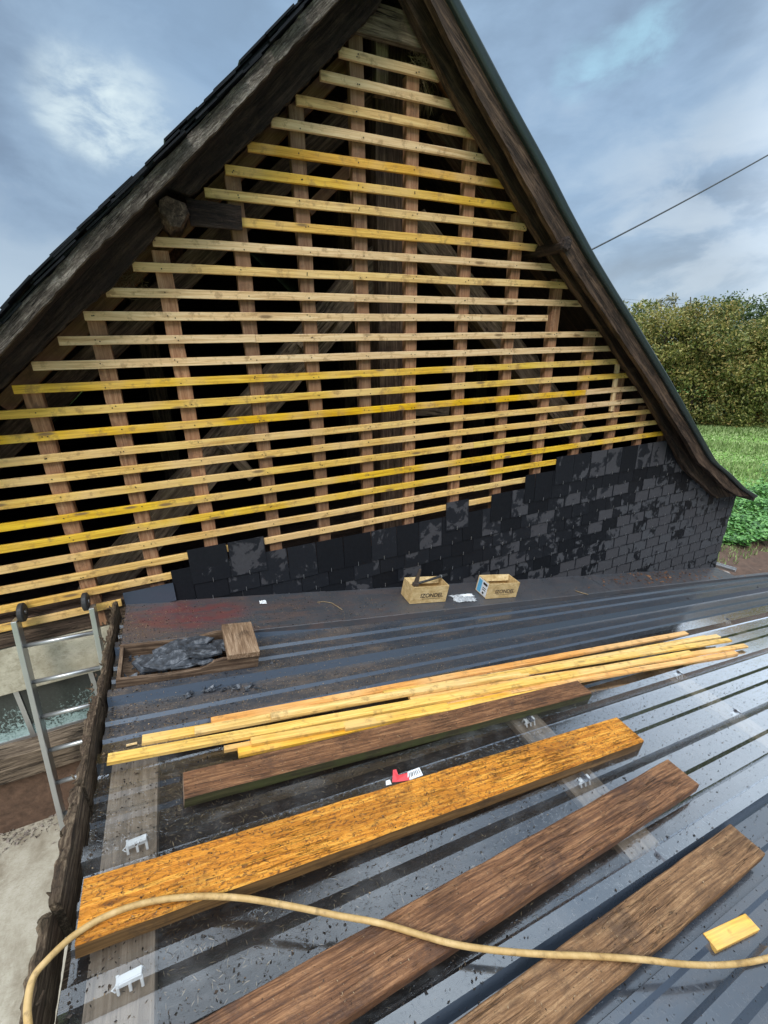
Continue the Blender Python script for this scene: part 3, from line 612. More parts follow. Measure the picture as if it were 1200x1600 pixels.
# straw stuffed between rafters and roof
def straw(name, c, r, n, label, hang=0):
    mb = MB()
    for _ in range(n):
        p = np.array(c)+rng.normal(0, 1, 3)*np.array(r); d_ = rng.normal(0, 1, 3); d_[1] *= .5
        if hang: d_ = np.array((rng.normal(0, .25), rng.normal(0, .2), -1.))
        d_ /= np.linalg.norm(d_); L_ = random.uniform(.03, .10)*(1.6 if hang else 1); s_ = np.cross(d_, rng.normal(0, 1, 3)); s_ /= np.linalg.norm(s_)
        a = p; b = p+d_*L_*.5+s_*.008; e = p+d_*L_; w_ = s_*.0014
        mb.add([a-w_, a+w_, b+w_, b-w_, e], [(0, 1, 2, 3), (3, 2, 4)])
    o_ = mb.build(name, M['straw'], fr=WF); tag(o_, kind='stuff') if name == 'straw_tuft' else tag(o_, label, 'straw')
c = on_wall((666, 98), .0); straw('straw_nest', c+Y_*.06, (.045, .03, .05), 420, 'dry straw nest tucked beside the right rafter under the ridge')
c = on_wall((672, 135), .0); straw('straw_tuft', c+Y_*.08, (.05, .02, .03), 90, 'straw strands hanging below the uppermost battens beside right rafter', 1)
c = on_wall((195, 437), .06); straw('straw_tuft', c+Y_*.05, (.06, .03, .04), 200, 'straw tuft caught under the left rafter board at mid height')

# ------------------------------------------------------------------ lean-to roof
lean = empty('lean_to', (-.65, -1.5, -5.4), 'low lean-to roof of dark and clear ribbed sheets below the gable', 'lean-to')
X0, X1 = -.635, 9.6; PT = .4535; RY0 = -.98; SK = .044
def rib_y(k, X): return RY0-PT*k+SK*(X+.64)
PROF = [(-.055, 0), (-.030, .048), (.030, .048), (.055, 0), (.134, 0), (.150, .017), (.180, .017), (.185, 0), (.254, 0), (.270, .017), (.300, .017), (.305, 0)]   # towards +Y from a rib centre
def hprof(X, Y):
    d_ = ((Y-rib_y(0, X)) % PT); d_ = d_-PT if d_ > PT-.055 else d_
    return float(np.interp(d_, [p[0] for p in PROF]+[PT-.055], [p[1] for p in PROF]+[0]))
def sheet(name, klo, khi, d0, d1, mat, label, xa=X0, xb=X1, dz=0, segs=24):
    pts = []
    for k in range(khi, klo-1, -1):
        for dy, h in PROF: pts.append((k, dy, h))
    pts = [(k, dy, h) for k, dy, h in pts if -PT*k+dy > d0-1e-6 and -PT*k+dy < d1+1e-6]
    xsn = np.linspace(xa, xb, segs+1); V = []
    for X in xsn:
        for k, dy, h in pts: Y = rib_y(k, X)+dy; V.append(R3(X, Y, h+dz))
    n = len(pts); mb = MB(); mb.add(V, [(i*n+j, (i+1)*n+j, (i+1)*n+j+1, i*n+j+1) for i in range(segs) for j in range(n-1)])
    ob = mb.build(name, mat, lean, WF); md = ob.modifiers.new('thickness', 'SOLIDIFY'); md.thickness = .0012; md.offset = -1
    if label: ob['label'] = label
    return ob
sheet('metal_sheet', -2, 1, -PT*1+.05, PT*1.9, M['sheet'], 'dark grey ribbed metal sheet below the gable', xb=7.15, segs=18)
sheet('metal_sheet', -2, 1, -PT*1+.05, .306, M['sheet'], None, xa=7.15, segs=6)
sheet('metal_sheet', 4, 18, -9, -PT*4+.056, M['sheet2'], 'glossy dark blue metal sheet in the foreground', dz=.002)  # lengthened unseen behind the camera to block green reflections in the ribs
m1 = sheet('clear_sheet', 1, 4, -PT*4-.03, -PT*1+.147, M['clear'], 'clear ribbed rooflight sheet', dz=.0035)
m1.modifiers.clear()
mb = MB()
a = [R3(x, y, -.062) for x, y in [(X0, -.2), (7.1, -.2), (7.12, -.42), (X1, -.42), (X1, -3.4), (X0, -3.4)]]
mb.add(a, [(5, 4, 3, 2, 1, 0)]); ob = mb.build('litter_board', M['under'], lean, WF); md = ob.modifiers.new('thickness', 'SOLIDIFY'); md.thickness = .02
def cross(x0, x1, top, name='purlin', mat='purlin', y0=-3.6, y1=-.9):
    mb = MB(); xm = (x0+x1)/2
    A_ = [R3(x0, y0, top), R3(x1, y0, top), R3(x1, y1, top), R3(x0, y1, top)]; B_ = [p-Z_*.05 for p in A_]
    mb.prism(A_, B_); return mb.build(name, M[mat], lean, frame(R3(xm, y0, top), R3(xm, y1)-R3(xm, y0), Z_))
cross(-.585, -.39, -.006); cross(1.66, 1.90, -.006); cross(3.42, 3.64, -.006); cross(5.2, 5.4, -.006); cross(7.0, 7.2, -.006)
# screws with washers on the ribs, white spacers under the clear ribs
def screw(X, k, label=None):
    Y = rib_y(k, X); c = R3(X, Y, .0495); mb = MB(); n = PN/np.linalg.norm(PN)
    mb.tube([c, c+n*.004], .016, 12); mb.tube([c+n*.004, c+n*.013], .007, 6); s_ = mb.build('screw', M['screw'], lean)
    q = MB(); q.box(c-n*.0005, X_, Y_, n, .034, .060, .003); q.build('washer', M['screw'], s_)
def spacer(X, k):
    Y = rib_y(k, X); mb = MB()
    mb.box(R3(X, Y, .040), X_, Y_, Z_, .075, .022, .006); 
    for sx in (-.034, 0, .034):
        mb.box(R3(X+sx, Y-.017, .020), X_, (0, 1, 0), (0, .35, 1), .009, .006, .036); mb.box(R3(X+sx, Y+.017, .020), X_, (0, 1, 0), (0, -.35, 1), .009, .006, .036)
    mb.box(R3(X, Y-.012, .032), X_, Y_, Z_, .075, .006, .018); mb.tube([R3(X-.037, Y-.01, .03), R3(X-.05, Y-.015, .024), R3(X-.04, Y-.02, .016)], .003, 6)
    mb.build('spacer', M['white'], lean, bevel=.001)
for k in (1, 2, 3, 4):
    for X in (1.77, 3.52, 5.3): screw(X, k); spacer(X, k) if k < 4 else None
for X in (5.3, 7.1): screw(X, 0)
for k in (2, 3): spacer(-.455, k)
screw(7.1, 1); screw(7.1, 2)
# flashing along the wall
fy = lambda X: -.515+.0245*(X-.28)
def flash(xa, xb, dz):
    mb = MB(); V = []; n = 14
    for X in np.linspace(xa, xb, n+1):
        y = fy(X); t = -.018 if xa < 7.1 else y+.05
        V += [R3(X, t, .12) if xa < 7.1 else R3(X, t+.004, .0), R3(X, t-.008, .052+dz), R3(X, y, .050+dz), R3(X, y-.004, .048+dz), R3(X, y-.012, .002+dz), R3(X, y-.004, -.002+dz)]
    mb.add(V, [(i*6+j, (i+1)*6+j, (i+1)*6+j+1, i*6+j+1) for i in range(n) for j in range(5)])
    ob = mb.build('flashing', M['flash'], lean, WF); md = ob.modifiers.new('thickness', 'SOLIDIFY'); md.thickness = .0015
flash(-.60, .93, .004); flash(.91, 4.3, .0); flash(4.28, 7.16, .003); flash(7.14, 9.5, 0)
mb = MB(); mb.box((-.435, -.045, -3.475), X_, Y_, (0, .1, 1), .34, .003, .15); mb.build('upstand', M['sheet2'], lean, WF)
# rotten verge board along the left edge
inner = [(178, 962), (163, 1060), (138, 1200), (117, 1290), (96, 1390), (50, 1540)]
P = [on_roof(p, .10) for p in inner]; P = [np.array((-.652-.004*i, p[1], rz(-.66, p[1], .10))) for i, p in enumerate(P)]; P.append(np.array((-.70, -3.3, rz(-.66, -3.3, .1))))
def verge_piece(y0, y1, xo, name, w0=.035, seed=0, top=.10, lean_=0):
    mb = MB(); n = max(5, int((y1-y0)/.011)); V = []; r_ = random.Random(seed); w1 = [r_.uniform(-1, 1) for _ in range(400)]
    def wv(t, sc_, o_): q = t/sc_+o_; i_ = int(math.floor(q)); f_ = q-i_; return w1[i_ % 400]*(1-f_)+w1[(i_+1) % 400]*f_
    for i in range(n+1):
        y = y0+(y1-y0)*i/n; h = top+.010*wv(y, .16, 3)+.009*wv(y, .04, 40)+.006*wv(y, .013, 90); x = xo+.004*wv(y, .3, 7)+.0015*wv(y, .02, 60); w0_ = w0+.006*wv(y, .05, 20)+.005*wv(y, .016, 120)
        V += [R3(x, y, -.10), R3(x-w0, y, -.10), R3(x-w0_, y, h-.010+.008*wv(y, .02, 150)), R3(x-w0_*.5, y, h+.004*wv(y, .012, 200)), R3(x+lean_, y, h-.006+.003*wv(y, .01, 250))]
    mb.add(V, [(i*5+j, (i+1)*5+j, (i+1)*5+(j+1) % 5, i*5+(j+1) % 5) for i in range(n) for j in range(5)]+[(0, 1, 2, 3, 4), tuple(n*5+j for j in (4, 3, 2, 1, 0))])
    return mb.build(name, M['verge'], lean, frame(R3(xo, y0), R3(xo, y1)-R3(xo, y0), Z_))
verge_piece(-1.05, -.06, -.648, 'verge_board', .028, 1, .10); verge_piece(-1.60, -1.055, -.654, 'verge_board', .035, 2, .105); verge_piece(-2.07, -1.605, -.664, 'verge_board', .035, 3, .10)
verge_piece(-3.3, -2.08, -.688, 'verge_board', .032, 4, .095, .0)
mb = MB()
for _ in range(34):
    y = random.uniform(-2.5, -.15); c = R3(-.67+random.uniform(-.03, .0), y, .09+random.uniform(0, .015)); d_ = np.array((random.uniform(-.5, .3), random.uniform(-1, 1), random.uniform(-.1, .5))); d_ /= np.linalg.norm(d_)
    mb.tube([c, c+d_*.012, c+d_*random.uniform(.02, .035)], [.006, .005, .002], 5, jit=.4)
ob = mb.build('rot_splinters', M['verge'], lean); ob['kind'] = 'stuff'
mb = MB(); mb.abox((-.69, -3.2, -5.4), (-.655, -.02, -3.72)); mb.build('side_boards', M['verge'], lean)
mb = MB(); mb.abox((-.65, -3.6, -5.6), (-.55, -3.5, -3.72)); mb.build('post', M['old'], lean)

# ------------------------------------------------------------------ planks on the roof
HT = .0475+.06
def plank(pa, pb, pc, thick, mat, side, label, ext_left=0, name='plank', h=None):
    h = h if h is not None else .0475+thick
    a, b, c = on_roof(pa, h), on_roof(pb, h), on_roof(pc, h); n = PN/np.linalg.norm(PN)
    ex = (b-a)/np.linalg.norm(b-a); ey = np.cross(n, ex); wd = -((c-b)@ey); a = a-ex*ext_left; L_ = np.linalg.norm(b-a)
    mb = MB(); seg = int(L_/.12)+1; V = []; sec = [(0, 0), (-.006, -.004), (-.006, -(wd-.004)), (0, -wd)]
    k = 6; jit = .002
    for i in range(seg+1):
        u = i/seg; j1, j2 = random.uniform(-jit, jit), random.uniform(-jit, jit); sk = 0
        prof = [(j1, -.004), (j1-.004, 0), (-(wd-.004)+j2, 0), (-wd+j2, -.005), (-wd+j2, -thick), (j1, -thick)]
        V += [a+ex*L_*u+ey*y+n*z for y, z in prof]
    Fs = []; mi = []
    for i in range(seg):
        for j in range(k): Fs.append((i*k+j, (i+1)*k+j, (i+1)*k+(j+1) % k, i*k+(j+1) % k)); mi.append(1 if j in (3, 5) else 0)
    Fs += [tuple(range(k)), tuple(seg*k+j for j in range(k))[::-1]]; mi += [2, 2]
    mb.add(V, Fs); mb.m = mi
    o = mb.build(name, [M[mat], M[side], M['endgrain']], None, (a, ex, ey, n)); tag(o, label, 'plank', 'heavy planks laid across the lean-to roof'); o.color = (1, 1, 1, 0)
    return o, (a, ex, ey, n, L_, wd, h)
P1, i1 = plank((286, 1206), (902, 1063), (941, 1079), .06, 'brown', 'mossy', 'dark brown plank with a mossy green edge, lying under the loose yellow laths')
P2, i2 = plank((131, 1373), (963, 1120), (1001, 1160), .07, 'orange', 'orangeside', 'bright orange rough plank, with the hose crossing its left end')
P3, i3 = plank((300, 1600), (1043, 1186), (1093, 1226), .05, 'brown', 'brown', 'brown weathered plank next to the orange one, without moss', .55)
P4, i4 = plank((705, 1600), (1141, 1287), (1199, 1333), .05, 'tan', 'tan', 'tan plank with grey wet margins nearest the viewer, beside the yellow offcut', .55)
def roof_board(name, pa, pb, h0, h1, w_, t, mat, label, cat, group=None, tint=(1, 1, 1, 0)):
    a, b = on_roof(pa, h0), on_roof(pb, h1); o = beam(name, a, b, PN, w_, t, M[mat], None, jit=.0012, ch=.0015, bow=random.uniform(-.004, .006)); o.color = tint; return tag(o, label, cat, group)
G = 'loose yellow roofing laths heaped on the lean-to'
Y1, Y2, Y3 = (1, .86, .40, 1), (1, .80, .28, 1), (1, .9, .6, 1)
base = .0475+.012
for pa, pb, lv, w_, tn, lab in [
    ((330, 1128), (1072, 989), 0, .05, (.95, .62, .34, 1), 'orange tinted lath at the back of the lath heap'),
    ((222, 1157), (1105, 996), 0, .055, Y2, 'long yellow lath whose blunt left end lies just behind the front lath'),
    ((304, 1143), (1122, 994), 1, .05, Y3, 'pale lath on top of the heap with its square left end resting on another lath'),
    ((423, 1120), (824, 1052), 2, .045, Y3, 'short pale lath lying topmost on the back of the heap'),
    ((168, 1187), (1080, 1020), 1, .055, Y1, 'front lath of the heap reaching farthest left over the clear rib'),
    ((372, 1176), (800, 1086), 0, .055, (1, .72, .12, 1), 'strong yellow lath under the front of the heap beside the mossy plank'),
    ((392, 1160), (700, 1103), 1, .045, Y2, 'yellow lath wedged between the front lath and the lowest lath'),
    ((538, 1136), (865, 1078), 1, .045, Y2, 'short lath jutting from the front of the heap over the brown plank'),
    ((640, 1092), (1165, 1009), 1, .05, (1, .80, .5, 1), 'lath at the right of the heap whose tip reaches farthest right'),
    ((600, 1085), (1140, 1000), 2, .05, Y1, 'lath crossing the top of the heap towards the right'),
    ((680, 1102), (1150, 1020), 0, .045, (1, .72, .45, 1), 'reddish wet lath at the lower right of the heap'),
    ((350, 1171), (520, 1140), 0, .03, (.8, .6, .3, 1), 'short stub of lath in the shade below the front lath')]:
    h = base+.023*lv; roof_board('roof_lath', pa, pb, h, h+random.uniform(-.0, .004), w_, .021, 'lath', lab, 'lath', G, tn)
a, b = on_roof((1108, 1474), .012), on_roof((1174, 1442), .012)
o = beam('lath_offcut', a, b, PN, .062, .024, M['lath'], None, ch=.0015); o.color = (1, .72, .14, 1); tag(o, 'short yellow lath offcut lying alone beside the tan plank', 'offcut')
a, b = on_roof((197, 1165), .01), on_roof((214, 1161), .01); o = beam('wood_splinter', a, b, PN, .014, .008, M['lath'], None, seg=2); o.color = (1, .95, .8, 0); tag(o, 'small pale wood splinter left of the lath heap', 'splinter')

# ------------------------------------------------------------------ slate crate
n_ = PN/np.linalg.norm(PN)
fl, frr, bl = on_roof((181, 1082), .005), on_roof((402, 1050), .005), on_roof((192, 1009), .115)
ex = (frr-fl)/np.linalg.norm(frr-fl); ey = np.cross(n_, ex); dep = abs((bl-fl)@ey); Lc = np.linalg.norm(frr-fl)
crate = bpy.data.objects.new('slate_crate', None); col.objects.link(crate); place(crate, fmat((fl, ex, ey, n_)))
tag(crate, 'weathered open wooden crate holding broken slates at the roof edge', 'crate')
def loc(u, v, h): return fl+ex*u+ey*v+n_*h
def side(name, A_, th, dirv_, mat='slate_box'):
    mb = MB(); mb.prism(A_, [p+dirv_*th for p in A_]); return mb.build(name, M[mat], crate, frame(A_[0], ex if abs(dirv_@ey) > .5 else ey, dirv_))
Hh = .135
side('side_board', [loc(0, 0, .005), loc(Lc, 0, .005), loc(Lc, 0, Hh), loc(Lc*.72, 0, Hh), loc(Lc*.66, 0, Hh*.93), loc(Lc*.56, 0, Hh*.62), loc(Lc*.3, 0, Hh*.55), loc(0, 0, Hh*.62)], .024, ey)
side('side_board', [loc(0, dep, .005), loc(Lc, dep, .005), loc(Lc, dep, Hh), loc(Lc*.7, dep, Hh), loc(Lc*.5, dep, Hh*.75), loc(0, dep, Hh*.75)], .024, ey)
side('end_board', [loc(.002, .025, .004), loc(.002, dep-.001, .004), loc(.002, dep-.001, Hh*.72), loc(.002, .025, Hh*.60)], .02, ex)
side('end_board', [loc(Lc-.022, .025, .004), loc(Lc-.022, dep-.001, .004), loc(Lc-.022, dep-.001, Hh*.95), loc(Lc-.022, .025, Hh*.95)], .02, ex)
mb = MB(); mb.prism([loc(.023, .026, .004), loc(Lc-.024, .026, .004), loc(Lc-.024, dep-.002, .004), loc(.023, dep-.002, .004)], [loc(.023, .026, .016), loc(Lc-.024, .026, .016), loc(Lc-.024, dep-.002, .016), loc(.023, dep-.002, .016)]); mb.build('bottom_board', M['slate_box'], crate)
# thick square block of wood over the crate's right end
mb = MB(); mb.box(loc(Lc-.10, dep*.5+.01, Hh+.022), ex, ey, n_, .20, dep+.05, .038); o = mb.build('wood_block', M['blockwood'], None, (loc(Lc-.10, dep*.5, Hh+.02), ey, -ex, n_), bevel=.003); tag(o, 'thick square wooden block laid over the right end of the slate crate', 'block')
labs = ['large broken slate with a straight left edge on top of the crate heap', 'jagged slate leaning at the front of the crate', 'slate slab tilted to the right in the crate', 'slate half hidden at the back rim of the crate', 'narrow slate shard lying across the crate front', 'slate shard beside the wooden block in the crate', 'flat slate at the bottom left inside the crate', 'curved slate flake over the low front board']
for i, (u, v, h, sx, sy, rot, tilt) in enumerate([(.30, .17, .115, .30, .22, .25, -.22), (.28, .09, .10, .30, .15, .1, -.3), (.47, .13, .12, .24, .20, -.5, .16), (.42, .24, .125, .28, .12, .1, -.05), (.38, .05, .085, .20, .06, .2, -.35), (.58, .2, .10, .16, .14, .9, .1), (.16, .15, .06, .20, .18, .05, -.1), (.46, .04, .10, .16, .08, -.2, -.15)]):
    k = random.randint(5, 7); A_ = []
    for q in range(k):
        t = 2*math.pi*q/k+random.uniform(-.25, .25); rr = 1/max(abs(math.cos(t)), abs(math.sin(t)))**.8*random.uniform(.75, 1.02)
        A_.append((math.cos(t)*rr*sx/2, math.sin(t)*rr*sy/2))
    e1 = ex*math.cos(rot)+ey*math.sin(rot); e2 = -ex*math.sin(rot)+ey*math.cos(rot); nn_ = n_+e2*tilt; nn_ /= np.linalg.norm(nn_); e2 = np.cross(nn_, e1)
    c = loc(u*Lc/.8, v*dep/.33, h+.022); T_ = [c+e1*x+e2*y for x, y in A_]; mb = MB(); mb.prism([p-nn_*.013 for p in T_], T_)
    mb.prism([c+e1*x*.8+e2*(y*.7)+nn_*.0005 for x, y in A_], [c+e1*x*.72+e2*y*.62+nn_*.006 for x, y in A_])
    tag(mb.build('broken_slate', M['chipslate'], None, (c, e1, e2, nn_)), labs[i], 'slate', 'broken slates in the crate')
mb = MB()
for _ in range(110):
    u, v = random.uniform(.04, Lc-.2), random.uniform(.03, dep-.02); c = loc(u, v, (.022)+.035*math.exp(-((u-.38)/.25)**2)*random.uniform(.6, 1.2)); e = rng.normal(0, 1, (3, 3))*.012
    e[:, :] += 0; q = [c+e[0], c+e[1], c+e[2]]; mb.prism(q, [p+n_*.005 for p in q])
tag(mb.build('slate_rubble', M['chipslate'], None), kind='stuff')
mb = MB()
for px in [(322, 1079), (330, 1076), (338, 1079), (350, 1075), (362, 1078), (372, 1074), (384, 1075), (395, 1072), (403, 1076), (405, 1050), (412, 1046), (420, 1042), (300, 1083)]:
    c = on_roof((px[0]+random.uniform(-3, 3), px[1]+random.uniform(-2, 2)), .012)
    for _ in range(4):
        e = rng.normal(0, 1, (3, 3))*.016; e[:, 2] *= .35; q = [c+e[0], c+e[1], c+e[2]]; mb.prism(q, [p+n_*.005 for p in q])
tag(mb.build('slate_crumbs', M['chipslate'], None), kind='stuff')

# ------------------------------------------------------------------ cartons, hammer, litter on the flashing
def text_mb(txt, o, ex_, ey_, size, mi):
    cu = bpy.data.curves.new('lettering', 'FONT'); cu.body = txt; cu.size = size; cu.align_x = 'CENTER'; cu.align_y = 'CENTER'; cu.extrude = .0004; cu.offset = size*.02
    t = bpy.data.objects.new('lettering', cu); me = bpy.data.meshes.new_from_object(t)
    nz = np.cross(ex_, ey_); V = [o+ex_*v.co.x+ey_*v.co.y+nz*v.co.z for v in me.vertices]; Fs = [tuple(p.vertices) for p in me.polygons]
    bpy.data.objects.remove(t); bpy.data.curves.remove(cu); bpy.data.meshes.remove(me); return V, Fs
def carton(pbl, pbr, pdepth, ptop, label, hs, blue=False):
    HF = .056; a, b = on_roof(pbl, HF), on_roof(pbr, HF); ex_ = (b-a)/np.linalg.norm(b-a); n2_ = n_; ey_ = np.cross(n2_, ex_); Lx = np.linalg.norm(b-a)
    dp = pdepth; hh = hs
    root = bpy.data.objects.new('carton', None); col.objects.link(root); place(root, fmat((a, ex_, ey_, n2_))); tag(root, label, 'carton', 'two small open cartons beside the slate wall')
    def l(u, v, h): return a+ex_*u+ey_*v+n2_*h
    mb = MB(); th = .006; fl_ = .012; 
    # four walls, floor, slightly bulged
    def wall_(p, q, inward):
        A_ = [l(*p, 0), l(*q, 0), l(*q, hh), l(*p, hh)]; mb.prism(A_, [v+inward*th for v in A_])
    wall_((0, 0), (Lx, 0), ey_); wall_((0, dp), (Lx, dp), -ey_); wall_((0, th+.001), (0, dp-th-.001), ex_); wall_((Lx, th+.001), (Lx, dp-th-.001), -ex_)
    A_ = [l(th, th, .002), l(Lx-th, th, .002), l(Lx-th, dp-th, .002), l(th, dp-th, .002)]; mb.prism(A_, [v+n2_*th for v in A_])
    mb.build('body', M['carton'], root, (a, ex_, ey_, n2_), bevel=.002)
    # inner flaps folded in along the back and front
    q = MB(); A_ = [l(th+.001, dp-th-.002, hh-.004), l(Lx-th-.001, dp-th-.002, hh-.004), l(Lx-.03, dp-.05, hh-.05), l(.03, dp-.05, hh-.05)]; q.prism(A_, [v+n2_*.003 for v in A_]); q.build('flap', M['carton'], root, (a, ex_, ey_, n2_))
    V, Fs = text_mb('IZONDEL', l(Lx*.56, -.0012, hh*.45), ex_, n2_, .058, 0); t = MB(); t.add(V, Fs)
    t.box(l(Lx*.56, -.001, hh*.26), ex_, ey_, n2_, Lx*.52, .001, .003); V, Fs = text_mb('IIIIIII', l(Lx*.52, -.0012, hh*.72), ex_, n2_, .022, 0); 
    t.build('lettering', M['steel' if blue else 'black'], root)
    if blue:
        c = l(-.0015, dp*.5, hh*.5); q = MB(); q.box(c, ex_, ey_, n2_, .002, dp*.84, hh*.9, 0); lb = q.build('label', M['labelwhite'], root)
        q = MB(); q.box(l(-.0032, dp*.72, hh*.48), ex_, ey_, n2_, .001, dp*.30, hh*.78); q.build('label_stripe', M['blue'], lb)
        q = MB(); q.box(l(-.0032, dp*.30, hh*.78), ex_, ey_, n2_, .001, dp*.34, hh*.14); q.box(l(-.0032, dp*.32, hh*.52), ex_, ey_, n2_, .001, dp*.28, hh*.05); q.box(l(-.0032, dp*.32, hh*.40), ex_, ey_, n2_, .001, dp*.28, hh*.05); q.box(l(-.0032, dp*.34, hh*.20), ex_, ey_, n2_, .001, dp*.14, hh*.12); q.build('label_print', M['black'], lb)
    return l, Lx, hh, dp, ex_, ey_
l1 = carton((640, 944), (696, 940), .19, None, 'open carton with a slater hammer laid across its top', .175)
l2 = carton((759, 936), (806, 933), .19, None, 'open carton with a blue and white label on its left side', .17, True)
l, Lx, hh, dp, ex_, ey_ = l1
def l1p(u, v, h): return l(u, v, h)
ham = bpy.data.objects.new('hammer', None); col.objects.link(ham); place(ham, Matrix.Translation(Vector(l(.05, .05, hh)))); tag(ham, 'rusty slater hammer lying across the left carton, head upright', 'hammer')
mb = MB(); c = l(.035, .03, hh+.018); mb.prism([c+ex_*x+ey_*y for x, y in [(-.02, -.014), (.022, -.014), (.022, .014), (-.02, .014)]], [c+n_*.15+ex_*(.014+x)+ey_*y for x, y in [(-.008, -.008), (.009, -.008), (.009, .008), (-.008, .008)]])
mb.box(c-n_*.002, ex_, ey_, n_, .055, .034, .034); mb.build('head', M['steel'], ham, bevel=.003)
mb = MB(); mb.tube([c+ex_*.02+n_*.004, c+ex_*.14+ey_*.03+n_*.010, c+ex_*.30+ey_*.08+n_*.018, c+ex_*.40+ey_*.11+n_*.022], [.013, .011, .014, .012], 10); mb.build('handle', M['rubber'], ham, smooth=True)
mb = MB(); mb.tube([c+ex_*.31+ey_*.083+n_*.0185, c+ex_*.322+ey_*.087+n_*.019], .0165, 10); mb.build('ferrule', M['alu'], ham)
# crumpled wrapper between the cartons
def crumple(name, px, sx, sy, sz, mat, label, cat, h=.056, n=13):
    c = on_roof(px, h); mb = MB(); V = []
    for i in range(n):
        for j in range(n):
            u, v = i/(n-1)-.5, j/(n-1)-.5; V.append(c+X_*sx*u*random.uniform(.85, 1.1)+Y_*sy*v*random.uniform(.85, 1.1)-Z_*.2*sx*u+Z_*(.004+abs(random.gauss(0, sz))*(1-2*max(abs(u), abs(v))*.8)))
    mb.add(V, [(i*n+j, (i+1)*n+j, (i+1)*n+j+1, i*n+j+1) for i in range(n-1) for j in range(n-1)])
    o = mb.build(name, M[mat], None); md = o.modifiers.new('thickness', 'SOLIDIFY'); md.thickness = .002; return tag(o, label, cat)
crumple('plastic_wrapper', (724, 935), .26, .14, .018, 'gloss_bag', 'crumpled grey plastic wrapper between the two cartons', 'wrapper')
crumple('white_glove', (731, 931), .13, .05, .018, 'white', 'small crumpled white scrap lying on the plastic wrapper', 'scrap', .07, 7)
crumple('paper_scrap', (411, 942), .055, .045, .02, 'white', 'tiny white paper scrap on the flashing near the slates', 'scrap', .06, 6)
mb = MB(); mb.tube([on_roof(p, .062) for p in [(496, 941), (506, 940), (518, 942), (528, 948), (535, 953)]], .004, 6); tag(mb.build('twig', M['straw'], smooth=True), 'thin pale twig curling on the flashing left of the cartons', 'twig')
mb = MB(); mb.tube([on_roof(p, .062) for p in [(899, 923), (908, 926), (919, 929)]], .006, 6); tag(mb.build('stick', M['straw'], smooth=True), 'short pale stick on the flashing right of the cartons', 'stick')
# torn red and white label beside the orange plank
def patch(px, h, mi, mb, th=.002):
    A_ = [on_roof(p, q) for p, q in zip(px, h)]; mb.prism([p-n_*th for p in A_][::1], A_, mi)
mb = MB(); patch([(613, 1222), (614, 1203), (619, 1202), (623, 1212), (622, 1221)], [.085, .10, .10, .088, .085], 0, mb); patch([(617, 1222), (623, 1211), (638, 1207), (640, 1219)], [.085, .092, .10, .088], 0, mb)
rt = bpy.data.objects.new('torn_label', None); col.objects.link(rt); place(rt, Matrix.Translation(Vector(on_roof((630, 1215), .06)))); tag(rt, 'torn red and white plastic label behind the orange plank', 'label')
mb.build('red_piece', M['red'], rt)
mb = MB(); patch([(637, 1220), (637, 1206), (655, 1199), (661, 1211)], [.085, .105, .105, .088], 0, mb); wp = mb.build('white_piece', M['white'], rt); mb = MB(); patch([(603, 1227), (603, 1220), (609, 1218), (612, 1225)], [.07, .075, .075, .07], 0, mb); mb.build('white_corner', M['white'], rt)
mb = MB()
for t in (.12, .26, .36, .50, .62, .74, .88):
    top_ = np.array((637, 1206))*(1-t)+np.array((655, 1199))*t; bot_ = np.array((637, 1220))*(1-t)+np.array((661, 1211))*t; A_ = top_*.82+bot_*.18; B_ = top_*.3+bot_*.7
    patch([(B_[0]-.5, B_[1]), (A_[0]-.5, A_[1]), (A_[0]+.5, A_[1]), (B_[0]+.5, B_[1])], [.0925, .1045, .1045, .0925], 0, mb, .0006)
mb.build('print', M['black'], wp)

# ------------------------------------------------------------------ hose
hp = [((50, 1660), .11), ((45, 1610), .125), ((43, 1570), .13), ((52, 1528), .135), ((75, 1499), .14), ((115, 1462), .135), ((165, 1432), .13), ((225, 1411), .13), ((300, 1401), .13), ((375, 1403), .13), ((450, 1415), .12), ((525, 1430), .11), ((600, 1444), .11), ((700, 1473), .112), ((775, 1485), .11), ((850, 1491), .11), ((925, 1494), .112), ((1000, 1499), .112), ((1075, 1507), .09), ((1140, 1507), .07), ((1200, 1497), .06), ((1290, 1470), .06)]
Q = np.array([on_roof(p, h) for p, h in hp]); S_ = []
for i in range(len(Q)-1):
    p0, p1, p2, p3 = Q[max(i-1, 0)], Q[i], Q[i+1], Q[min(i+2, len(Q)-1)]
    for k in range(8):
        t = k/8; S_.append(.5*((2*p1)+(-p0+p2)*t+(2*p0-5*p1+4*p2-p3)*t*t+(-p0+3*p1-3*p2+p3)*t**3))
mb = MB(); mb.tube(S_+[Q[-1]], .0105, 12); tag(mb.build('garden_hose', M['hose'], smooth=True), 'yellow hose looping across the foreground planks', 'hose')

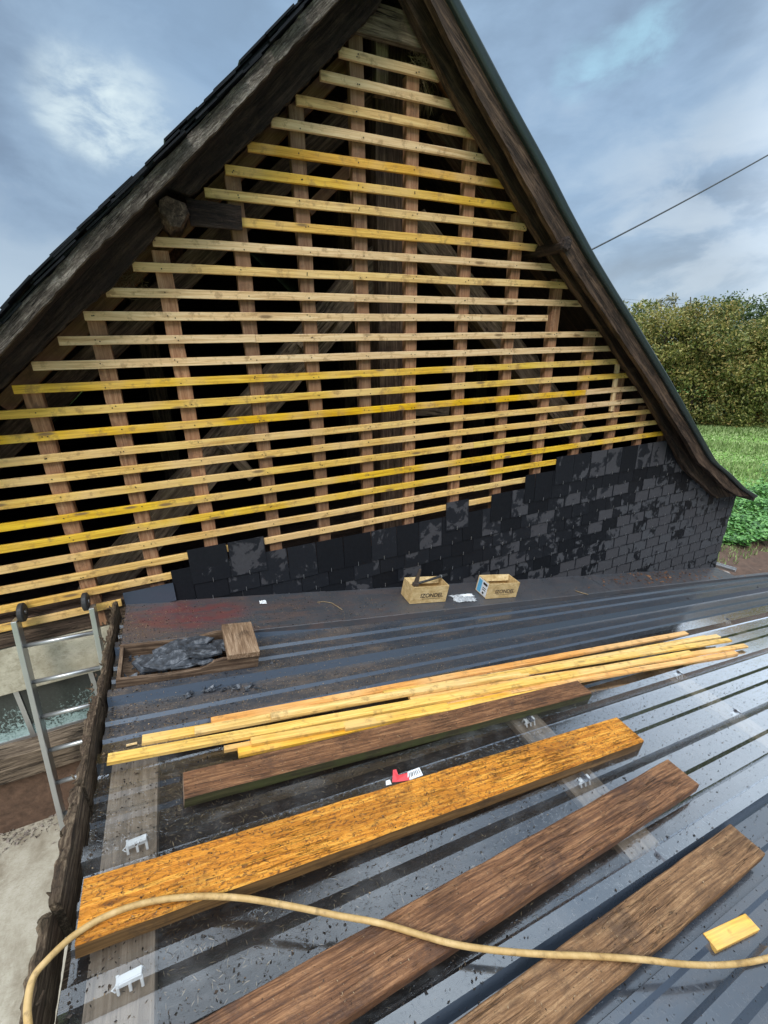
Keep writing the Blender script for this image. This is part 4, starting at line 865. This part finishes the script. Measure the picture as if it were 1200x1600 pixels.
# ------------------------------------------------------------------ ladder
def on_z(p, z): return on_level(p, z)
tl = on_wall((24, 968), -.10); tr = on_wall((146, 940), -.10); bl_ = on_level((110, 1330), -5.33)
lad = empty('ladder', bl_, 'aluminium ladder with two black rubber wheels leaning on the gable at left', 'ladder')
dl = bl_-tl; Ll = np.linalg.norm(dl); dl /= Ll; ax = X_-dl*(X_@dl); ax /= np.linalg.norm(ax); wl = np.linalg.norm(tr-tl)*.97; nl = np.cross(ax, dl); nl = nl if nl[1] < 0 else -nl
def rail(o):
    mb = MB(); c = o+dl*Ll/2; mb.box(c, dl, ax, nl, Ll, .034, .082); return mb.build('rail', M['alu'], lad, (o, dl, ax, nl), bevel=.004)
rail(tl); rail(tl+ax*wl)
k = 0; s = .20
while s < Ll-.1:
    a = tl+dl*s+ax*.014; b = tl+dl*s+ax*(wl-.014); mb = MB(); mb.tube([a, b], .016, 10); mb.build('rung', M['alu'], lad, frame(a, ax, nl), smooth=True); s += .28
for o, sgn in ((tl, 1), (tl+ax*wl, -1)):
    c = o-dl*.035+ax*sgn*.038-nl*.02; mb = MB(); mb.tube([c-ax*.018, c-ax*.012, c+ax*.012, c+ax*.018], [.054, .065, .065, .054], 20); wh = mb.build('wheel', M['rubber'], lad, frame(c, ax, nl), smooth=False, bevel=.003)
    mb = MB(); mb.tube([c-ax*.022, c+ax*.022], .014, 12); mb.build('hub', M['alu'], wh)

# ------------------------------------------------------------------ small things by the barn corner
a, b = on_level((1112, 882), -5.72), on_level((1149, 893), -5.72)
mb = MB(); d_ = b-a; d_ /= np.linalg.norm(d_); sd_ = np.cross(Z_, d_)
V = []
for p in (a, b):
    for y, z in [(-.06, .05), (-.055, 0), (.055, 0), (.06, .05), (.052, .05), (.05, .008), (-.05, .008), (-.052, .05)]: V.append(p+sd_*y+Z_*z)
mb.add(V, [(i, (i+1) % 8, 8+(i+1) % 8, 8+i) for i in range(8)]+[tuple(range(8))[::-1], tuple(range(8, 16))]); tag(mb.build('gutter_piece', M['alu']), 'short length of metal gutter lying on soil by the barn corner', 'gutter')
c = on_level((1130, 896), -5.66); mb = MB(); V = []
A_ = [c+np.array((math.cos(t)*.17*random.uniform(.8, 1.1), math.sin(t)*.11*random.uniform(.8, 1.1), 0)) for t in np.linspace(0, 2*math.pi, 9)[:-1]]
mb.prism([p-Z_*.07 for p in A_], A_); tag(mb.build('flat_stone', M['stone'], bevel=.01), 'flat brown stone in front of the gutter piece at the barn corner', 'stone')

# ------------------------------------------------------------------ meadow plants
def scatter_mesh(name, V, Fs, mat):
    me = bpy.data.meshes.new(name); me.from_pydata(V.reshape(-1, 3).tolist(), [], Fs.tolist()); me.materials.append(mat); me.update()
    o = bpy.data.objects.new(name, me); col.objects.link(o); WM[o.name] = Matrix.Identity(4); return o
ghv = lambda x: -5.36-.64*np.clip(x/9.0, 0, 1)
n = 90000; x = 7.5+rng.random(n)**1.25*26; y = rng.uniform(.8, 17, n); keep = (y < x*.75-3.0)|(rng.random(n) < .15); x, y = x[keep], y[keep]; n = len(x)
hgt = rng.uniform(.05, .13, n)*(1+.5*np.sin(x*1.3+y)); az = rng.uniform(0, 2*math.pi, n); ln = rng.uniform(.02, .08, n); p = np.stack([x, y, ghv(x)], 1)
wd = .006+.0012*np.sqrt(x*x+y*y); s_ = np.stack([np.cos(az)*wd, np.sin(az)*wd, 0*az], 1); tp = p+np.stack([np.cos(az+1.5)*ln, np.sin(az+1.5)*ln, hgt], 1)
V = np.stack([p-s_, p+s_, tp], 1); tag(scatter_mesh('grass', V, np.arange(3*n).reshape(n, 3), M['grass']), kind='stuff')
n = 60000; x = rng.uniform(7.4, 20, n); y = rng.uniform(.4, 4.2, n); ed = np.maximum(1.45-.35*(x-9.6), .85)+.12*np.sin(x*5.1)+.1*np.sin(x*11.3); lim = 2.45+.25*np.sin(x*1.9)+(x-10)*.12
keep = (y > ed)&(y < lim+rng.normal(0, .35, n)); x, y = x[keep], y[keep]; n = len(x)
hm = .12+.10*np.sin(x*3.1+y*2.2)*np.sin(y*3.7-x); z = ghv(x)+np.abs(hm)+rng.uniform(0, .16, n); az = rng.uniform(0, 2*math.pi, n); ti = rng.normal(0, .35, (n, 2)); r = rng.uniform(.018, .05, n)
e1 = np.stack([np.cos(az), np.sin(az), ti[:, 0]], 1)*r[:, None]; e2 = np.stack([-np.sin(az), np.cos(az), ti[:, 1]], 1)*r[:, None]*.75; c = np.stack([x, y, z], 1)
V = np.stack([c-e1, c-e1*.3+e2, c+e1*.6+e2*.8, c+e1*1.1, c+e1*.6-e2*.8, c-e1*.3-e2], 1); V[:, 3, 2] -= .01
tag(scatter_mesh('ground_cover', V, np.arange(6*n).reshape(n, 6), M['clover']), kind='stuff')

mb = MB()
for _ in range(420):
    x = random.uniform(-2.6, -.75); y = .02-abs(random.gauss(0, .10)); c = np.array((x, y, -5.333)); e = rng.normal(0, 1, (4, 3))*random.uniform(.003, .012); e[:, 2] = np.abs(e[:, 2])
    mb.add([c+e[0], c+e[1], c+e[2], c+e[3]+Z_*.01], [(0, 1, 2), (0, 1, 3), (1, 2, 3), (0, 2, 3)])
tag(mb.build('rubble_chips', M['stone']), kind='stuff')
# ------------------------------------------------------------------ trees
def leaves_mesh(centres, spread, n, size, mat, name, parent):
    C_ = np.array(centres); k = rng.integers(0, len(C_), n); d_ = rng.normal(0, 1, (n, 3)); d_ /= np.linalg.norm(d_, axis=1)[:, None]; rr = rng.random(n)**.45
    c = C_[k]+d_*rr[:, None]*spread*np.array((1, 1, .8)); e1 = rng.normal(0, 1, (n, 3)); e1 /= np.linalg.norm(e1, axis=1)[:, None]; e2 = np.cross(e1, rng.normal(0, 1, (n, 3))); e2 /= np.linalg.norm(e2, axis=1)[:, None]
    s = (size*rng.uniform(.6, 1.3, n))[:, None]; V = np.stack([c-e1*s, c+e2*s*.45, c+e1*s, c-e2*s*.45], 1)
    o = scatter_mesh(name, V, np.arange(4*n).reshape(n, 4), mat); o.parent = parent; o.matrix_basis = WM[parent.name].inverted(); return o
def tree(name, x, y, h, r, mat, label, cat='tree', n=5000, size=.10, dense=True, low=.12, clumps=None):
    z0 = float(ghv(np.array(x))); root = empty(name, (x, y, z0), label, cat, 'hedgerow trees behind the meadow')
    mb = MB(); mb.tube([(x, y, z0-.1), (x+.05, y, z0+h*.3), (x-.04, y+.05, z0+h*.6), (x, y, z0+h*.9)], [.11, .09, .06, .02], 8, jit=.05); cs = []
    nc = clumps or int(34*r*h/9)
    for i in range(nc):
        t = random.uniform(low, .97); a = random.uniform(0, 2*math.pi); rad = r*(1-.55*max(0, (t-.55)/.45)**1.5)*random.uniform(.35, 1.0)
        c = np.array((x+math.cos(a)*rad, y+math.sin(a)*rad, z0+h*t)); cs.append(c)
        if i % 3 == 0: b0 = np.array((x, y, z0+h*max(.1, t-.15))); mb.tube([b0, (b0+c)/2+Z_*.05, c], [.035, .02, .006], 5)
    mb.build('trunk', M['bark'], root, smooth=True); leaves_mesh(cs, .5*r/1.4 if dense else .35, n, size, M[mat], 'crown', root); return root
kinds = ['leaf_hedge', 'leaf_green', 'leaf_hedge', 'leaf_hedge', 'leaf_olive', 'leaf_hedge']
spots = []
for i in range(11):
    u = i/10; spots.append((17.8+12.4*u+random.uniform(-.15, .15), 16.2-10.0*u+random.uniform(-.3, .3)))
names = ['first', 'second', 'third', 'fourth', 'fifth', 'sixth', 'seventh', 'eighth', 'ninth', 'tenth', 'eleventh']
for i, (x, y) in enumerate(spots):
    mt = kinds[i % len(kinds)] if i < 8 else ('leaf_orange' if i in (8, 9) else 'leaf_olive')
    tree('hedge_tree', x, y, random.choice((4.7, 5.1, 5.5, 5.8)), 1.7, mt, '%s hedgerow tree from the barn along the meadow edge, %s leaves' % (names[i], {'leaf_hedge': 'mottled olive', 'leaf_green': 'green', 'leaf_olive': 'olive yellow', 'leaf_dark': 'dark green', 'leaf_orange': 'orange'}[mt]), n=15000, size=.075, low=.02, clumps=95)
for i in range(8):
    x, y = 17.0+1.75*i, 19.0-1.55*i+random.uniform(-.4, .4); tree('hedge_tree', x, y, random.uniform(5.0, 6.0), 1.6, random.choice(kinds[:5]), 'bushy tree in the back row of the hedgerow, %s from the barn' % names[i], n=5000, size=.10)
def at_px(px, dist):
    a = ray(px); a = a/np.linalg.norm(a[:2]); return CAM+a*dist
c = at_px((1036, 470), 31); tree('young_tree', c[0], c[1], c[2]+6.0+.5, .9, 'leaf_pale', 'slender pale sparse tree rising above the hedgerow near the barn roof', n=1100, size=.09, dense=False, low=.5, clumps=26)
c = at_px((1165, 480), 34); tree('dark_tree', c[0], c[1], c[2]+6.0+.55, 2.6, 'leaf_dark', 'round dark green tree rising above the hedgerow at far right', n=9000, size=.10, low=.35)
c = at_px((1000, 486), 33); tree('young_tree', c[0], c[1], c[2]+6.0+.5, .8, 'leaf_green', 'small green sapling top just right of the barn verge', n=1500, size=.09, dense=False, low=.5, clumps=20)
c = at_px((1075, 492), 33); tree('young_tree', c[0], c[1], c[2]+6.0+.7, .8, 'leaf_pale', 'thin pale treetop above the middle of the hedgerow', n=1200, size=.08, dense=False, low=.5, clumps=20)
c = at_px((-8, 480), 22); tree('garden_tree', c[0], c[1], c[2]+5.4+.55, 1.3, 'leaf_olive', 'yellow green tree peeping out past the left roof slope', n=4500, size=.09, low=.3)
mb = MB(); V = []; nn_ = 40  # unseen hedge, added so the clear rib faces mirror something dark
for i in range(nn_):
    t = i/(nn_-1); x, y = 26-13*t, -2.5-24*t
    for j, (dx, dz) in enumerate([(-1.3, -.2), (-1.4, 2.2), (-.9, 4.2), (.3, 4.9), (1.2, 3.6), (1.4, -.2)]): V.append((x+dx+random.uniform(-.25, .25), y+random.uniform(-.2, .2), -6+dz+random.uniform(-.3, .3)))
mb.add(V, [(i*6+j, (i+1)*6+j, (i+1)*6+j+1, i*6+j+1) for i in range(nn_-1) for j in range(5)]); hd = mb.build('added_dark_hedge', M['leaf_dark'], fr=WF); tag(hd, kind='stuff')
n = 9000; t = rng.random(n); c = np.stack([26-13*t+rng.uniform(-1.7, 1.7, n), -2.5-24*t, -6+5.2*rng.random(n)], 1); e1 = rng.normal(0, .11, (n, 3)); e2 = rng.normal(0, .07, (n, 3))
o_ = scatter_mesh('added_dark_hedge_leaves', np.stack([c-e1, c+e2, c+e1, c-e2], 1), np.arange(4*n).reshape(n, 4), M['leaf_green']); o_.parent = hd; o_.matrix_basis = WM[hd.name].inverted()
# ------------------------------------------------------------------ wires
def wire(name, P, r, label, cat='cable'):
    mb = MB(); mb.tube(P, r, 6); return tag(mb.build(name, M['wire']), label, cat)
a, b = on_wall((925, 390), 5.0), on_wall((1215, 234), -1.5); a = on_wall((905, 400), 3.0); b_ = on_wall((1260, 208), 3.0)
wire('power_cable', [a+(b_-a)*t-Z_*.12*4*t*(1-t)*.3 for t in np.linspace(0, 1, 9)], .014, 'black overhead cable rising to the right from behind the barn roof')
for i, (pa, pb, lb) in enumerate([((960, 470), (1200, 488), 'upper faint distant wire above the hedgerow'), ((960, 466), (1200, 478), 'topmost faint distant wire above the hedgerow')]):
    a, b = at_px(pa, 60), at_px(pb, 60); wire('distant_wire', [a, (a+b)/2-Z_*.2, b], .011, lb)
a = at_px((1079, 464), 58); b = at_px((1079, 520), 58); beam_ = MB(); beam_.tube([a, b], .05, 6); tag(beam_.build('utility_pole', M['bark']), 'thin distant utility pole above the hedgerow', 'pole')

# ------------------------------------------------------------------ litter
def chips(name, n, fn, smin, smax, mat, asp=2.5, curl=.3, amin=1.2):
    V = []
    for _ in range(n):
        X, Y, h = fn(); c = R3(X, Y, h+.0025); a = random.uniform(0, math.pi); L_ = random.uniform(smin, smax); w_ = L_/random.uniform(amin, asp)
        e1 = np.array((math.cos(a), math.sin(a), -.2*math.cos(a)+.03*math.sin(a)+random.uniform(-curl, curl)*.5)); e2 = np.array((-math.sin(a), math.cos(a), .2*math.sin(a)+random.uniform(-curl, curl)))
        V.append([c-e1*L_/2, c+e2*w_/2+Z_*.001, c+e1*L_/2, c-e2*w_/2])
    V = np.array(V); return tag(scatter_mesh(name, V, np.arange(4*len(V)).reshape(-1, 4), M[mat]), kind='stuff')
def free(y_lo, y_hi, pw=1.7, xm=9.0, clus=None):
    def f():
        while True:
            X = X0+.02+(xm-X0)*random.random()**pw; Y = random.uniform(y_lo, y_hi)
            if clus and (math.sin(X*3.1+Y*7)+math.sin(X*7.7-Y*11+1)+math.sin(X*17+Y*5))/3 < random.uniform(-1, clus): continue
            if X > 7.15 and Y > fy(X)+.04: continue
            if Y > fy(X)-.015 and Y < -.04: return X, Y, .055
            if Y > -.03: continue
            return X, Y, hprof(X, Y)+(.004 if -2.8 < Y < -1.35 else 0)
    return f
chips('litter_dark', 10500, free(-3.2, -.05, 1.8), .004, .015, 'deb_dark', 4)
chips('litter_pale', 22000, free(-1.45, -.05, 1.35, 8.5, .9), .003, .011, 'deb_tan', 5)
chips('litter_pale', 1300, free(-3.2, -1.4, 1.5), .003, .009, 'deb_tan', 5)
chips('fallen_leaves', 260, lambda: (random.gauss(5.6, .7), random.uniform(-.35, -.06), .057), .015, .045, 'leaf_fall', 2, .5)
def under():
    X = X0+.05+8*random.random()**2.2; return X, random.uniform(-2.8, -1.45), -.056
chips('litter_straw', 7000, under, .005, .03, 'straw', 14, .15, 4)
def on_plank(info, n, mat, name, smin=.003, smax=.011):
    a, ex_, ey_, nn_, L_, wd, h = info; V = []
    for _ in range(n):
        c = a+ex_*random.uniform(.02, L_-.02)-ey_*random.uniform(.01, wd-.01)+nn_*.002; t = random.uniform(0, math.pi); l_ = random.uniform(smin, smax); w_ = l_/random.uniform(1.5, 5); e1 = ex_*math.cos(t)+ey_*math.sin(t)+nn_*random.uniform(-.2, .3); e2 = -ex_*math.sin(t)+ey_*math.cos(t)
        V.append([c-e1*l_/2, c+e2*w_/2, c+e1*l_/2, c-e2*w_/2])
    V = np.array(V); return V
VV = np.concatenate([on_plank(i2, 500, 0, ''), on_plank(i1, 260, 0, ''), on_plank(i3, 200, 0, ''), on_plank(i4, 160, 0, '')]); tag(scatter_mesh('plank_litter', VV, np.arange(4*len(VV)).reshape(-1, 4), M['deb_dark']), kind='stuff')
VV = np.concatenate([on_plank(i2, 160, 0, ''), on_plank(i1, 300, 0, ''), on_plank(i3, 320, 0, ''), on_plank(i4, 260, 0, '')]); tag(scatter_mesh('plank_crumbs', VV, np.arange(4*len(VV)).reshape(-1, 4), M['deb_tan']), kind='stuff')
